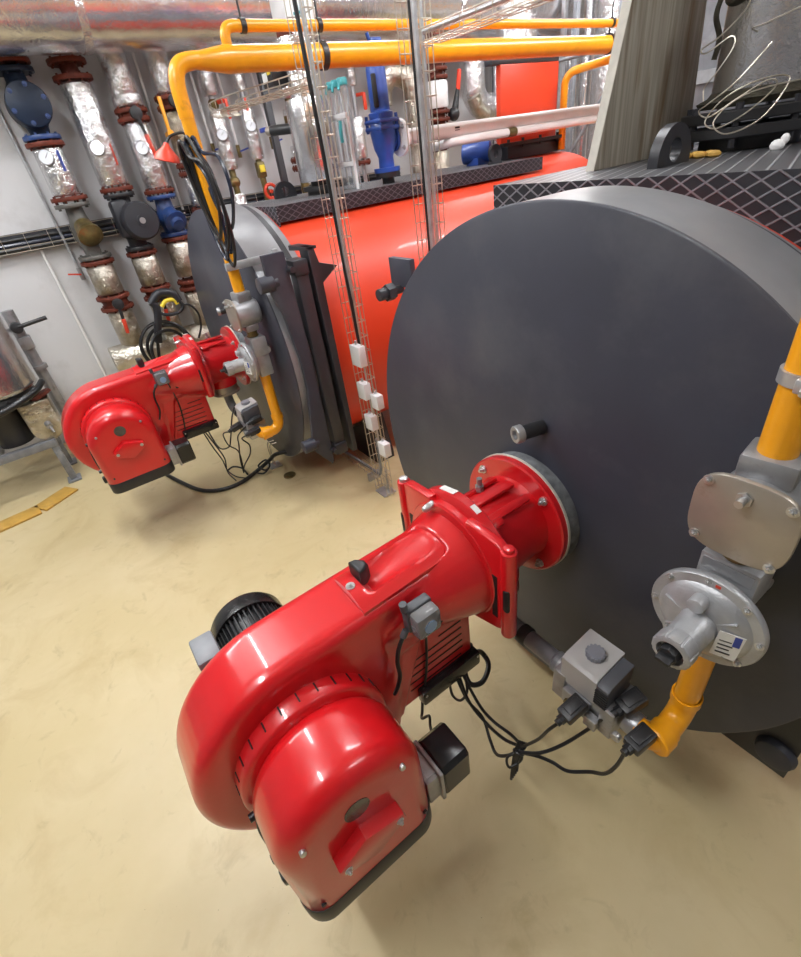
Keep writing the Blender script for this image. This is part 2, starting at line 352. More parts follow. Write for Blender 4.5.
# ------------------------------------------------------------------ boilers
def boiler(dx, dy, label, plat_l, plat_r, plat_y0, plat_y1, plat_z, lug_at, red_end, hinge):
    R = 1.0; ZC = 1.15
    t = thing('boiler', label, 'boiler', (dx, dy+1.9, 0))
    O = lambda x, y, z: (x+dx, y+dy, z)
    m = MB(); m.lathe(O(0, 0, ZC), (0, 1, 0), [(0, 0), (0, .994), (.004, 1.0), (.012, 1.0)], 160)
    m.build('front_plate', M['graphite'], t, 50)
    m = MB(); m.lathe(O(0, .012, ZC), (0, 1, 0), [(0, .999), (.236, 1.0), (.238, .999), (.238, .90)], 160)
    m.build('door_rim', M['rim'], t, 50)
    m = MB(); m.lathe(O(0, .25, ZC), (0, 1, 0), [(0, .90), (0, .985), (.05, .985), (.05, .90)], 120); m.build('sealing_ring', M['graphite_dark'], t)
    m = MB(); m.lathe(O(0, .30, ZC), (0, 1, 0), [(0, .90), (0, .972), (.05, .972), (.05, .90)], 120); m.build('edge_band', M['rim'], t)
    m = MB(); m.lathe(O(0, .25, ZC), (0, 1, 0), [(0, 0), (0, .955), (red_end-.37, .955), (red_end-.30, .93), (red_end-.25, .86), (red_end-.23, 0)], 120); m.build('drum', M['red_boiler'], t, 30)
    m = MB(); m.lathe(O(0, red_end-.20, ZC), (0, 1, 0), [(0, .90), (.0, .93), (.02, .93), (.02, .90), (0, .90)], 96); m.build('end_trim', M['galv'], t)
    # saddles on the floor
    for ys in (.75, red_end-.6):
        m = MB(); pts = [(-.75+dx, 0), (.75+dx, 0), (.75+dx, .06)]+[(dx+.98*math.cos(a), ZC+.98*math.sin(a)) for a in [math.radians(-48-84*k/14) for k in range(15)]]+[(-.75+dx, .06)]
        m.prism(pts, 'XZ', ys+dy-.09, ys+dy+.09); m.build('saddle', M['graphite_dark'], t)
    # walk-on platform
    pf_w = plat_r-plat_l; cx = (plat_l+plat_r)/2+dx; cy = (plat_y0+plat_y1)/2
    m = MB(); m.box((cx, cy, plat_z-.006), (pf_w, plat_y1-plat_y0, .012)); pt = m.build('platform_plate', M['tread_xy'], t)
    m = MB(); sk = .27 if not hinge else .125; m.box((cx, plat_y0-.004, plat_z-sk/2), (pf_w+.016, .008, sk)); m.build('front_skirt', M['tread_xz'], t)
    for xs in (plat_l+dx-.004, plat_r+dx+.004):
        m = MB(); m.box((xs, cy, plat_z-.05), (.008, plat_y1-plat_y0, .10)); m.build('side_skirt', M['tread_yz'], t)
    # lifting lug
    lx, ly = lug_at; m = MB()
    pl = [(ly-.1, plat_z-.12)]+[(ly-.1, plat_z+.0)]+arc(ly, plat_z+.022, .1, 180, 0, 18)+[(ly+.1, plat_z-.12)]
    hole = arc(ly, plat_z+.045, .036, 180, -180, 20)[:-1]
    tb = bmesh.new(); fr = []
    for xx in (lx+dx-.018, lx+dx+.018):
        o_ = [tb.verts.new((xx, y, z)) for y, z in pl]; h_ = [tb.verts.new((xx, y, z)) for y, z in hole]
        es = [tb.edges.new((o_[i], o_[(i+1) % len(o_)])) for i in range(len(o_))]+[tb.edges.new((h_[i], h_[(i+1) % len(h_)])) for i in range(len(h_))]
        bmesh.ops.triangle_fill(tb, edges=es, use_beauty=True); fr.append((o_, h_))
    for q in (0, 1):
        a, b = fr[0][q], fr[1][q]
        for i in range(len(a)): tb.faces.new((a[i], a[(i+1) % len(a)], b[(i+1) % len(a)], b[i]))
    bmesh.ops.recalc_face_normals(tb, faces=tb.faces[:]); m._merge(tb); m.build('lifting_lug', M['graphite_dark'], t, 30)
    if hinge:
        # door hinge on the right flank
        m = MB(); m.prism([(y+dy, z) for y, z in [(-.015, 1.70), (-.015, 1.905), (.13, 1.905), (.15, 1.2), (.135, .40), (.115, .38), (-.01, .56), (.02, .72), (.06, 1.0), (.065, 1.25), (.03, 1.55)]], 'YZ', dx+.985, dx+1.02, .004); hp = m.build('hinge_plate', M['graphite'], t)
        for z in (1.745, .60):
            m = MB(); m.cyl(O(1.0, -.075, z), O(1.0, .02, z), .048, seg=28, bev=.006); m.cyl(O(1.0, .0, z), O(1.0, .05, z), .03, seg=20); m.build('hinge_bolt', M['graphite'], t)
        m = MB(); m.box(O(1.0, .205, 1.17), (.09, .085, 1.30), bev=.006); m.build('hinge_post', M['graphite_dark'], t)
        for z in (1.80, .50):
            m = MB(); m.box(O(1.0, .20, z), (.13, .10, .09), bev=.008); m.cyl(O(1.0, .14, z), O(1.07, .14, z), .018); m.build('hinge_bearing', M['graphite_dark'], t)
        m = MB(); m.prism([(y+dy, z) for y, z in [(.27, 1.90), (.315, 1.90), (.335, 1.80), (.46, 1.76), (.335, 1.68), (.335, .42), (.30, .42)]], 'YZ', dx+.93, dx+1.05, .004); m.build('hinge_back_plate', M['graphite_dark'], t)
        m = MB(); m.prism([(dx+.80, 1.90), (dx+1.05, 1.90), (dx+1.05, 1.885), (dx+.80, 1.87)], 'XZ', dy+.26, dy+.335); m.build('gusset', M['graphite_dark'], t)
    else:
        m = MB(); m.box(O(.86, .255, .42), (.28, .02, .40), bev=.003); fp = m.build('foot_plate', M['graphite_dark'], t)
        m = MB(); m.lathe(O(.945, .246, .335), (0, -1, 0), [(0, .066), (.012, .066), (.03, .058), (.034, .05), (.034, 0)], 32); m.build('foot_boss', M['graphite'], fp)
    # closing clamps on the left flank
    for z in (1.83, .50):
        m = MB(); m.box(O(-1.03, .215, z), (.17, .03, .13), bev=.003); cp = m.build('clamp_plate', M['graphite'], t)
        m = MB(); m.cyl(O(-1.045, .08, z-.075), O(-1.045, .21, z-.075), .020, seg=16); m.cyl(O(-1.045, .115, z-.075), O(-1.045, .158, z-.075), .040, seg=6); m.cyl(O(-1.045, .07, z-.075), O(-1.045, .12, z-.075), .028, seg=20, bev=.004); m.build('clamp_bolt', M['graphite_dark'], cp)
    # sight tube in the front plate
    m = MB(); m.cyl(O(.02, -.001, 1.455), O(-.005, -.085, 1.455), .026, seg=24); st = m.build('sight_tube', M['black'], t)
    m = MB(); m.lathe(O(-.0045, -.082, 1.455), (-.28, -1, 0), [(0, .032), (.022, .032), (.026, .029), (.026, .017), (.012, .016), (.012, 0)], 24); m.build('tube_collar', M['grey_metal'], st)
    return t
boiler(0, 0, 'nearest boiler with a large dark grey round front, burner bolted below its centre', -.605, .62, .42, 3.4, 2.15, (-.09, .742), 3.6, False)
boiler(-3.03, -.08, 'orange-red drum boiler beyond the wire cable trays, its grey door seen edge-on', -.61, .47, .30-.0, 3.0, 2.108, (-.45, .80), 3.95, True)

# ------------------------------------------------------------------ burner
def burner(label):
    t = thing('burner', label, 'burner', (0, -.75, .5))
    # cast housing: scroll + neck + lower panel fused together
    m = MB()
    C = (-1.096, .845); r = .366
    prof = [(-.43, 1.228), (-1.05, 1.212)]+arc(C[0], C[1], r, 92, 268, 30)[1:]+[(-.98, .495), (-.80, .56), (-.74, .93), (-.43, .95)]
    m.prism(prof, 'YZ', -.135, .108, .045, 4)
    m.box((-.005, -.66, .80), (.166, .455, .38), bev=.012); m.prism([(-.92, .62), (-.79, .62), (-.63, 1.05), (-.95, 1.05)], 'YZ', -.08, .098)
    m.lathe((0, -.80, 1.085), (0, 1, 0), [(0, 0), (0, .112), (.18, .152), (.36, .205), (.385, .207), (.385, 0)], 40)
    hs = fuse('fan_housing', m, M['red'], t, .0065, 10)
    for v in hs.data.vertices:                       # pocket under the lid's finger scoop
        x, y, z = v.co+t.location
        if z > 1.1 and abs(x) < .085 and -.84 < y < -.51: v.co.z -= .075*max(0, 1-(x/.085)**4)*min(1, (y+.84)/.03, (-.51-y)/.03)
    # lid with finger scoop
    tb = bmesh.new(); nu, nv = 40, 22; g = []
    for i in range(nu+1):
        row = []
        for j in range(nv+1):
            y = -.845+.345*i/nu; s = -1+2*j/nv
            w = .092*(1 if y < -.56 else math.sqrt(max(.05, 1-((y+.56)/.064)**2)))
            x = s*w
            z = 1.236+.016*(y+.845)/.345-.030*(x/.092)**2
            d = max(0, 1-((x+.005)/.062)**2)*max(0, min(1, (y+.80)/.03))*max(0, min(1, 1-(y+.77)/.24))
            z -= .055*d**.8 if d > 0 else 0
            row.append(tb.verts.new((x, y, z+.010)))
        g.append(row)
    for i in range(nu):
        for j in range(nv): tb.faces.new((g[i][j], g[i+1][j], g[i+1][j+1], g[i][j+1]))
    be = [e for e in tb.edges if e.is_boundary]
    ex = bmesh.ops.extrude_edge_only(tb, edges=be); vs = [v for v in ex['geom'] if isinstance(v, bmesh.types.BMVert)]
    bmesh.ops.translate(tb, verts=vs, vec=(0, 0, -.05)); bmesh.ops.recalc_face_normals(tb, faces=tb.faces[:])
    m = MB(); m._merge(tb); lid = m.build('service_lid', M['red'], t, 50)
    m = MB(); m.bolt((0, -.83, 1.2465), (0, -.05, 1), .010, .008); m.build('lid_screw', M['zinc'], lid)
    m = MB(); m.prism([(x, y) for x, y in [(-.062, -.795), (.006, -.795), (.003, -.772), (-.012, -.752), (-.036, -.752), (-.058, -.772)]], 'XY', 1.215, 1.285, .012); m.build('lid_grip', M['black'], lid)
    # hinged collar with two ears
    m = MB(); m.lathe((0, -.445, 1.105), (0, 1, 0), [(0, .15), (0, .215), (.006, .222), (.03, .222), (.036, .246), (.042, .252), (.07, .252), (.076, .246), (.076, .15)], 72)
    for s in (1, -1):
        q = [(.09*s, 1.325), (.225*s, 1.318), (.255*s, 1.30), (.262*s, .955), (.225*s, .93), (.09*s, .885), (.02*s, .90), (.02*s, 1.1)]
        m.prism(q if s > 0 else q[::-1], 'XZ', -.441, -.405, .008)
        m.cyl((.262*s, -.425, .93), (.262*s, -.425, 1.305), .026, seg=20, bev=.005)
    col = m.build('hinge_collar', M['red'], t)
    for s in (1, -1):
        m = MB()
        m.prism([(.205*s, 1.18), (.228*s, 1.18), (.228*s, .99), (.205*s, .99)], 'XZ', -.4425, -.42); m.build('ear_slot', M['dark_hole'], col)
        m = MB(); m.box((.270*s, -.436, 1.11), (.024, .034, .10), bev=.008); m.build('ear_slot', M['dark_hole'], col)
        m = MB(); m.cyl((.262*s, -.425, 1.30), (.262*s, -.425, 1.318), .017, seg=20, bev=.003); m.build('hinge_pin', M['red'] if s > 0 else M['zinc'], col)
    m = MB(); m.box((-.045, -.388, 1.3535), (.075, .024, .002), Matrix.Rotation(math.radians(-10), 4, 'Y')); m.build('rating_label', M['white_tag'], col)
    m = MB(); m.box((.085, -.388, 1.3425), (.035, .02, .002), Matrix.Rotation(math.radians(20), 4, 'Y')); m.build('rating_label', M['white_tag'], col)
    m = MB()
    for x, y, z in ((-.075, -.455, 1.30),): m.cyl((x, y-.015, z), (x, y+.02, z+.006), .014, seg=16, bev=.004); m.sphere((x, y-.016, z), .013)
    m.build('collar_bolt', M['zinc'], col)
    # neck
    m = MB(); m.lathe((0.003, -.39, 1.105), (-.033, .325, -.026), [(0, .17), (.10, .168), (.27, .165), (.30, .172), (.313, .190), (.32, .10)], 56)
    for a in (62, 92, 118, 150):
        ca, sa = math.cos(math.radians(a)), math.sin(math.radians(a))
        m.box((.168*ca, -.25, 1.105+.168*sa), (.05 if a == 92 else .03, .22, .014), Matrix.Rotation(math.radians(90-a), 4, 'Y'), bev=.004)
    m.box((.10, -.315, 1.245), (.03, .05, .04), Matrix.Rotation(math.radians(38), 4, 'Y'), bev=.006)
    m.cyl((0, -.25, .99), (0, -.25, .90), .105, .112, seg=36)
    nk = m.build('neck', M['red'], t)
    m = MB(); m.cyl((-.06, -.235, 1.262), (-.06, -.235, 1.285), .016, seg=6); m.cyl((-.06, -.235, 1.28), (-.06, -.235, 1.315), .010, seg=14); m.build('test_nipple', M['grey_metal'], nk)
    m = MB(); m.lathe((0, -.25, .90), (0, 0, -1), [(0, .11), (.0, .104), (.055, .104), (.058, .112), (.072, .112), (.075, .03)], 40); m.bolt((.035, -.345, .87), (.3, -1, 0), .012, .01); m.build('inlet_flange', M['cast_warm'], nk)
    # mounting flange
    FX, FZ = -.038, 1.076
    m = MB(); m.lathe((FX, -.092, FZ), (0, 1, 0), [(0, .15), (0, .240), (.005, .246), (.028, .246)], 80); fl = m.build('mounting_flange', M['red'], t)
    for a in (45, 135, 225, 315):
        m = MB(); m.bolt((FX+.213*math.cos(math.radians(a)), -.092, FZ+.213*math.sin(math.radians(a))), (0, -1, 0), .0115, .016); m.build('flange_bolt', M['zinc'], fl)
    m = MB(); m.lathe((FX, -.064, FZ), (0, 1, 0), [(0, .20), (0, .249), (.010, .249), (.010, .2)], 80); m.build('seal_ring', M['gasket_rim'], t)
    m = MB(); m.lathe((FX+.006, -.054, FZ-.004), (0, 1, 0), [(0, .2), (0, .234), (.02, .239), (.053, .241), (.053, .2)], 80); m.build('rope_gasket', M['gasket'], t)
    # air inlet box on the near side of the scroll
    CY, CZ, RR = -1.112, .877, .224
    def D(r, zb, dy=0): return [(CY+r+dy, zb), (CY+r+dy, CZ)]+arc(CY+dy, CZ, r, 0, 180, 36)[1:]+[(CY-r+dy, zb)]
    m = MB(); m.prism(D(RR, .525), 'YZ', .15, .398, .070, 7); ab = m.build('air_inlet_box', M['red'], t, 50)
    m = MB(); m.lathe((.128, CY, CZ), (1, 0, 0), [(-.03, .22), (-.03, .236), (.030, .2365), (.036, .232), (.040, .222), (.045, .2)], 72); rg = m.build('vane_ring', M['red'], t)
    for k in range(13):
        a = math.radians(8+k*13.5); m = MB(); m.box((.128, CY+.2335*math.cos(a), CZ+.2335*math.sin(a)), (.032, .010, .004), Matrix.Rotation(a, 4, 'X')); m.build('vane_slot', M['dark_hole'], rg)
    m = MB(); m.prism([(.17, CY-.227), (.332, CY-.227)]+[(.332+.07*math.cos(math.radians(a)), CY-.157+.07*math.sin(math.radians(a))) for a in range(-80, 0, 10)]+[(.402, CY-.157), (.402, CY+.157)]+[(.332+.07*math.cos(math.radians(a)), CY+.157+.07*math.sin(math.radians(a))) for a in range(10, 90, 10)]+[(.332, CY+.227), (.17, CY+.227)], 'XY', .516, .602, .010, 2); m.build('base_tray', M['black'], ab)
    m = MB(); m.cyl((.394, -1.112, .962), (.400, -1.112, .962), .037, seg=32); m.build('sight_glass', M['sight'], ab)
    m = MB(); hx = [(-1.125, .885), (-1.010, .848), (-1.004, .818), (-1.105, .756), (-1.205, .796), (-1.214, .832)]
    m.prism(hx, 'YZ', .38, .438, .005, 2); hc = m.build('air_damper_cover', M['red'], ab, 30)
    for y, z in ((-1.192, .818), (-1.026, .832)):
        m = MB(); m.bolt((.437, y, z), (1, 0, 0), .0075, .009); m.build('cover_screw', M['zinc'], hc)
    for y, z, x in ((-.967, .976, .384), (-1.263, .967, .384)):
        m = MB(); m.cyl((x-.004, y, z), (x+.020, y, z+.006), .0085, seg=14, bev=.002); m.build('box_screw', M['zinc'], ab)
    for y, z in ((-.93, .645), (-1.285, .645)):
        m = MB(); m.cyl((.394, y, z), (.401, y, z), .007, seg=12); m.build('box_screw', M['black'], ab)
    m = MB(); m.tube([(.19, -1.333, .86), (.20, -1.345, .80), (.21, -1.345, .70), (.215, -1.335, .66)], .005); m.cyl((.19, -1.35, .87), (.19, -1.325, .87), .012); m.cyl((.215, -1.36, .655), (.215, -1.325, .655), .014, seg=6); m.box((.25, -1.345, .60), (.04, .03, .05), bev=.008); m.build('damper_linkage', M['black'], ab)
    # servomotor
    m = MB(); m.box((.302, -.86, .615), (.115, .055, .13), bev=.006); m.box((.300, -.836, .614), (.142, .014, .164), bev=.004); sv = m.build('servomotor', M['grey_metal'], t)
    m = MB(); m.prism([(.230, .55), (.246, .532), (.354, .532), (.370, .55), (.370, .677), (.354, .695), (.246, .695), (.230, .677)], 'XZ', -.83, -.718, .010, 3); m.build('servo_cover', M['black_gloss'], sv)
    m = MB(); m.box((.302, -.858, .681), (.085, .034, .002)); m.build('nameplate', M['cast'], sv)
    # fan motor on the far side
    m = MB(); m.cyl((-.13, -1.11, .93), (-.36, -1.11, .93), .112, seg=40)
    for k in range(44):
        a = 2*PI*k/44; m.box((-.25, -1.11+.119*math.cos(a), .93+.119*math.sin(a)), (.21, .020, .0045), Matrix.Rotation(a, 4, 'X'))
    mo = m.build('fan_motor', M['black'], t)
    m = MB(); m.lathe((-.345, -1.11, .93), (-1, 0, 0), [(0, .10), (0, .138), (.055, .138), (.075, .128), (.085, .10), (.088, 0)], 48); m.build('fan_cowl', M['black_gloss'], mo)
    m = MB(); m.box((-.245, -1.265, 1.03), (.12, .075, .13), bev=.008); m.build('terminal_box', M['grey_paint'], mo)
    # panel details
    for k in range(6):
        z = .872-.037*k; m = MB(); m.box((.0785, -.615, z), (.0025, .265-(.16 if k == 0 else .02*(k == 5)), .0055)); o = m.build('grille_slot', M['dark_hole'], t)
        if k == 0: o.location.y += .08
    for y in (-.485, -.552, -.618):
        m = MB(); m.cyl((.128, y, 1.045), (.147+.004*(y+.618)/.13, y, 1.048), .0125, seg=20); m.build('vent_hole', M['dark_hole'], t)
    m = MB(); m.box((.092, -.567, .635), (.045, .285, .075), bev=.010); ct = m.build('cable_entry', M['black_gloss'], t)
    for y in (-.695, -.44):
        m = MB(); m.cyl((.113, y, .655), (.1165, y, .655), .005, seg=10); m.build('entry_screw', M['zinc'], ct)
    # pressure switch
    m = MB(); m.box((.150, -.70, 1.155), (.035, .095, .095), bev=.008); m.cyl((.155, -.745, 1.205), (.155, -.748, 1.235), .012, seg=16); m.cyl((.15, -.75, 1.115), (.15, -.765, 1.095), .011, seg=14); sw = m.build('pressure_switch', M['switch_grey'], t)
    m = MB(); m.box((.190, -.70, 1.155), (.048, .088, .088), bev=.012); m.build('clear_cover', M['smoke'], sw)
    m = MB(); m.cyl((.206, -.70, 1.15), (.2165, -.70, 1.15), .022, seg=28); m.build('setting_dial', M['blue_disc'], sw)
    m = MB(); m.tube([(.15, -.765, 1.095), (.155, -.79, 1.06), (.15, -.80, 1.0), (.148, -.80, .93), (.146, -.815, .88), (.142, -.83, .85)], .007); m.build('switch_cable', M['rubber'], sw)
    m = MB(); m.tube([(.165, -.675, 1.11), (.12, -.66, 1.02), (.092, -.65, .90), (.088, -.66, .78), (.088, -.68, .68)], .005); m.build('switch_cable', M['rubber'], sw)
    m = MB(); m.tube([(.085, -.70, .60), (.095, -.715, .55), (.12, -.735, .56), (.15, -.72, .60), (.19, -.745, .62), (.24, -.77, .66)], .0055); m.build('servo_cable', M['rubber'], t)
    m = MB(); m.box((-.02, -1.4535, .845), (.09, .003, .085)); m.build('warning_sticker', M['yellow_tag'], t)
    return t
B1 = burner('red burner in the foreground, bolted to the nearest dark grey boiler front')
dup(B1, (-3.03, -.08, 0), 'red burner further off, on the boiler with the orange-red drum')
# ------------------------------------------------------------------ gas trains of the two burners
def gas_train(first):
    T = {}
    # strainer with square cover plate
    t = thing('gas_filter', 'square gas filter with a stained bolted cover plate, on the nearest boiler', 'gas filter', (.717, -.12, 1.40)); T['filter'] = t
    m = MB(); m.lathe((.721, -.030, 1.56), (0, -1, 0), [(0, 0), (0, .07), (.02, .086), (.165, .088), (.165, 0)], 40); bd = m.build('filter_body', M['cast'], t)
    m = MB()
    sq = []
    for k in range(56):
        a = 2*PI*k/56; c, s = math.cos(a), math.sin(a); e = 2/3.3
        sq.append((.721+.104*math.copysign(abs(c)**e, c), 1.56+.103*math.copysign(abs(s)**e, s)))
    m.prism(sq, 'XZ', -.208, -.192, .004, 2); cv = m.build('cover_plate', M['cast_warm'], t)
    for x, z in ((.642, 1.636), (.800, 1.634), (.643, 1.484), (.800, 1.480)):
        m = MB(); m.bolt((x, -.207, z), (0, -1, 0), .0078, .009); m.build('cover_bolt', M['zinc'], cv)
    m = MB(); m.cyl((.717, -.207, 1.622), (.717, -.214, 1.622), .017, seg=6); m.cyl((.717, -.21, 1.622), (.717, -.236, 1.622), .009, seg=14); m.build('vent_screw', M['zinc'], cv)
    m = MB(); m.box((.717, -.11, 1.664), (.108, .10, .062), Matrix.Rotation(.12, 4, 'Z'), bev=.010); m.build('inlet_nut', M['grey_metal'], t)
    m = MB(); m.box((.717, -.11, 1.462), (.10, .09, .045), bev=.01); m.build('outlet_nut', M['grey_metal'], t)
    m = MB(); m.cyl((.717, -.11, 1.445), (.717, -.11, 1.395), .036, seg=28); m.ring((.717, -.11, 1.405), (0, 0, 1), .037, .004); m.build('nipple', M['brass'], t)
    # pressure regulator
    t = thing('pressure_regulator', 'disc-shaped grey gas pressure regulator with a white label, on the nearest boiler', 'pressure regulator', (.717, -.12, 1.12)); T['reg'] = t
    m = MB(); m.box((.717, -.10, 1.335), (.135, .105, .125), bev=.008); m.box((.717, -.10, 1.205), (.105, .10, .17), bev=.012); m.cyl((.717, -.10, 1.19), (.717, -.10, 1.125), .044, seg=28); m.cyl((.717, -.04, 1.30), (.78, -.06, 1.30), .025, seg=20)
    m.build('valve_body', M['cast'], t)
    m = MB(); m.box((.717, -.1535, 1.37), (.115, .004, .035)); m.build('name_strip', M['grey_metal'], t)
    cx, cz = .717, 1.239
    m = MB(); m.lathe((cx, -.150, cz), (0, -1, 0), [(0, 0), (0, .08), (.014, .114), (.034, .120), (.034, .134), (.038, .137), (.052, .137), (.056, .134), (.058, .112), (.066, .106), (.076, .088), (.081, .06), (.083, 0)], 72); dp = m.build('diaphragm_case', M['cast'], t)
    for k in range(8):
        a = math.radians(7+45*k); m = MB(); m.bolt((cx+.1245*math.cos(a), -.2055, cz+.1245*math.sin(a)), (0, -1, 0), .0068, .008); m.build('case_bolt', M['zinc'], dp)
    m = MB(); m.box((cx+.008, -.2072, cz+.131-.008), (.012, .002, .008)); m.build('seal_mark', M['handle_red'], dp)
    for a in (40, 100, 160, 220, 320):
        m = MB(); m.box((cx+.072*math.cos(math.radians(a)), -.2285, cz+.072*math.sin(math.radians(a))), (.05, .008, .005), Matrix.Rotation(-math.radians(a), 4, 'Y'), bev=.002); m.build('case_rib', M['cast'], dp)
    m = MB(); m.lathe((cx, -.222, cz), (0, -1, 0), [(0, .05), (.012, .045), (.09, .043), (.094, .046), (.135, .045), (.138, .040), (.138, .033), (.118, .032), (.118, 0)], 36)
    for k in range(8):
        a = 2*PI*k/8; m.box((cx+.0425*math.cos(a), -.337, cz+.0425*math.sin(a)), (.008, .040, .030), Matrix.Rotation(-a, 4, 'Y'), bev=.003)
    sp = m.build('spring_housing', M['cast'], t)
    m = MB(); m.cyl((cx, -.335, cz), (cx, -.372, cz), .026, .024, seg=8); m.box((cx, -.383, cz), (.036, .026, .013), bev=.003); m.build('adjusting_plug', M['black'], sp)
    m = MB(); m.cyl((.706, -.222, 1.315), (.706, -.258, 1.315), .0205, seg=28, bev=.004); m.build('vent_plug', M['cast'], dp)
    m = MB(); m.box((.789, -.2312, 1.225), (.054, .0016, .090), Matrix.Rotation(.06, 4, 'Y') @ Matrix.Rotation(math.radians(22), 4, 'Z')); rl = m.build('rating_label', M['white_tag'], dp)
    for k in range(4):
        m = MB(); m.box((.783+.002*(k % 2), -.2345, 1.240-.014*k), (.026+.005*(k % 2), .0016, .0035), Matrix.Rotation(math.radians(22), 4, 'Z')); m.build('print_line', M['ink'], rl)
    m = MB(); m.box((.804, -.2262, 1.248), (.015, .0016, .036), Matrix.Rotation(math.radians(22), 4, 'Z')); m.build('print_block', M['blue_tag'], rl)
    # lower pipe with double elbow
    t = thing('gas_elbow_pipe', 'short yellow gas pipe turning from the disc-shaped regulator to the valve block, nearest boiler', 'pipe', (.717, -.15, .66)); T['low'] = t
    m = MB(); m.cyl((.717, -.11, 1.135), (.717, -.11, .765), .0365, seg=32); m.build('pipe', M['yellow'], t)
    m = MB(); m.tube([(.717, -.11, .79), (.717, -.112, .745), (.717, -.13, .708), (.717, -.165, .69), (.717, -.20, .69), (.714, -.235, .69), (.695, -.252, .69), (.655, -.255, .69)], .039, 24, 5)
    m.lathe((.717, -.11, .80), (0, 0, -1), [(0, .039), (0, .044), (.03, .044), (.034, .040)], 32); m.lathe((.717, -.19, .69), (0, -1, 0), [(0, .039), (.002, .044), (.03, .044), (.03, .039)], 32); m.build('elbow', M['yellow'], t)
    m = MB(); m.lathe((.722, -.208, .692), (-.15, -1, 0), [(0, .044), (.03, .047), (.046, .050), (.052, .046), (.055, 0)], 36); m.build('end_cap', M['yellow'], t)
    # valve block
    t = thing('gas_valve_block', 'boxy grey gas valve block with black plugs and a round knob, on the nearest boiler', 'gas valve', (.48, -.25, .62)); T['valve'] = t
    m = MB(); m.box((.485, -.25, .685), (.23, .12, .10), bev=.008); m.box((.40, -.25, .69), (.05, .145, .135), bev=.006); m.box((.585, -.25, .69), (.05, .145, .135), bev=.006); m.box((.475, -.318, .675), (.10, .03, .07), bev=.004); m.box((.545, -.33, .66), (.045, .03, .05), bev=.004)
    m.cyl((.62, -.25, .69), (.66, -.25, .69), .042, seg=28); m.cyl((.375, -.25, .69), (.355, -.25, .69), .042, seg=28); m.build('block_body', M['grey_metal'], t)
    m = MB(); m.prism([(-.172, .735), (-.318, .735), (-.318, .846), (-.30, .858), (-.172, .872)], 'YZ', .402, .535, .003, 2); cb = m.build('coil_cover', M['valve_grey'], t)
    m = MB(); m.prism([(-.185, .745), (-.318, .745), (-.318, .842), (-.30, .854), (-.185, .864)], 'YZ', .534, .578, .004, 2); m.build('side_cover', M['valve_side'], t)
    m = MB()
    for k in range(6): m.box((.556, -.3185, .757+.0125*k), (.044, .008, .005))
    m.box((.556, -.3175, .79), (.040, .004, .075)); m.build('cooling_ribs', M['black'], t)
    m = MB(); m.lathe((.475, -.245, .866), (0, 0, 1), [(0, .030), (.016, .029), (.020, .026), (.021, 0)], 36)
    for k in range(14):
        a = 2*PI*k/14; m.cyl((.475+.028*math.cos(a), -.245+.028*math.sin(a), .867), (.475+.028*math.cos(a), -.245+.028*math.sin(a), .884), .0045, seg=8)
    m.build('setting_knob', M['knob'], cb)
    def plug(c, d, gland):
        m = MB(); c = Vector(c); d = Vector(d).normalized(); R = orient(d)
        m.box(c, (.056, .040, .088), R, bev=.006); m.box(c+Vector((0, 0, .018)), (.036, .014, .06), R, bev=.004); pg = m.build('plug', M['black'], t)
        m = MB(); e = c+d*.043; m.cyl(e, e+d*.016, .017, seg=8); m.cyl(e+d*.014, e+d*.030, .012, seg=16); m.build('cable_gland', M['black'], pg)
    plug((.500, -.375, .725), (-.1, -1, -.25), 0); plug((.618, -.245, .775), (-.25, -1, -.25), 0); plug((.690, -.300, .725), (-.12, -1, -.12), 0)
    m = MB(); m.cyl((.455, -.325, .665), (.455, -.345, .665), .014, seg=6); m.build('test_plug', M['brass'], t)
    m = MB(); m.cyl((.635, -.325, .70), (.635, -.345, .70), .016, seg=20, bev=.003); m.build('test_plug', M['zinc'], t)
    # grey pipe up into the burner neck
    t = thing('burner_inlet_pipe', 'short grey pipe with a black sleeve from the valve block into the nearest burner', 'pipe', (.18, -.25, .65)); T['inlet'] = t
    m = MB(); m.cyl((.365, -.25, .69), (.13, -.25, .69), .033, seg=28); m.lathe((.365, -.25, .69), (-1, 0, 0), [(0, .033), (0, .040), (.03, .040), (.036, .033)], 28); m.build('pipe', M['grey_paint'], t)
    m = MB(); m.cyl((.205, -.25, .69), (.165, -.25, .69), .040, seg=28, bev=.004); m.build('sleeve', M['black'], t)
    m = MB(); m.tube([(.15, -.25, .69), (.09, -.25, .69), (.04, -.25, .70), (.01, -.25, .73), (0, -.25, .78), (0, -.25, .83)], .036, 24, 5); m.build('elbow', M['grey_paint'], t)
    return T
GT = gas_train(True)
dv = (-3.03, -.08, 0)
dup(GT['filter'], dv, 'round-bodied gas filter under the hanging black cables, beside the further red burner')
dup(GT['reg'], dv, 'small disc-shaped gas pressure regulator seen edge-on beside the neck of the further burner')
dup(GT['low'], dv, 'yellow gas pipe with an elbow in front of the further boiler door')
dup(GT['valve'], dv, 'small grey and black gas valve block below the neck of the further burner')
dup(GT['inlet'], dv, 'short grey pipe between the further burner neck and its small valve block')

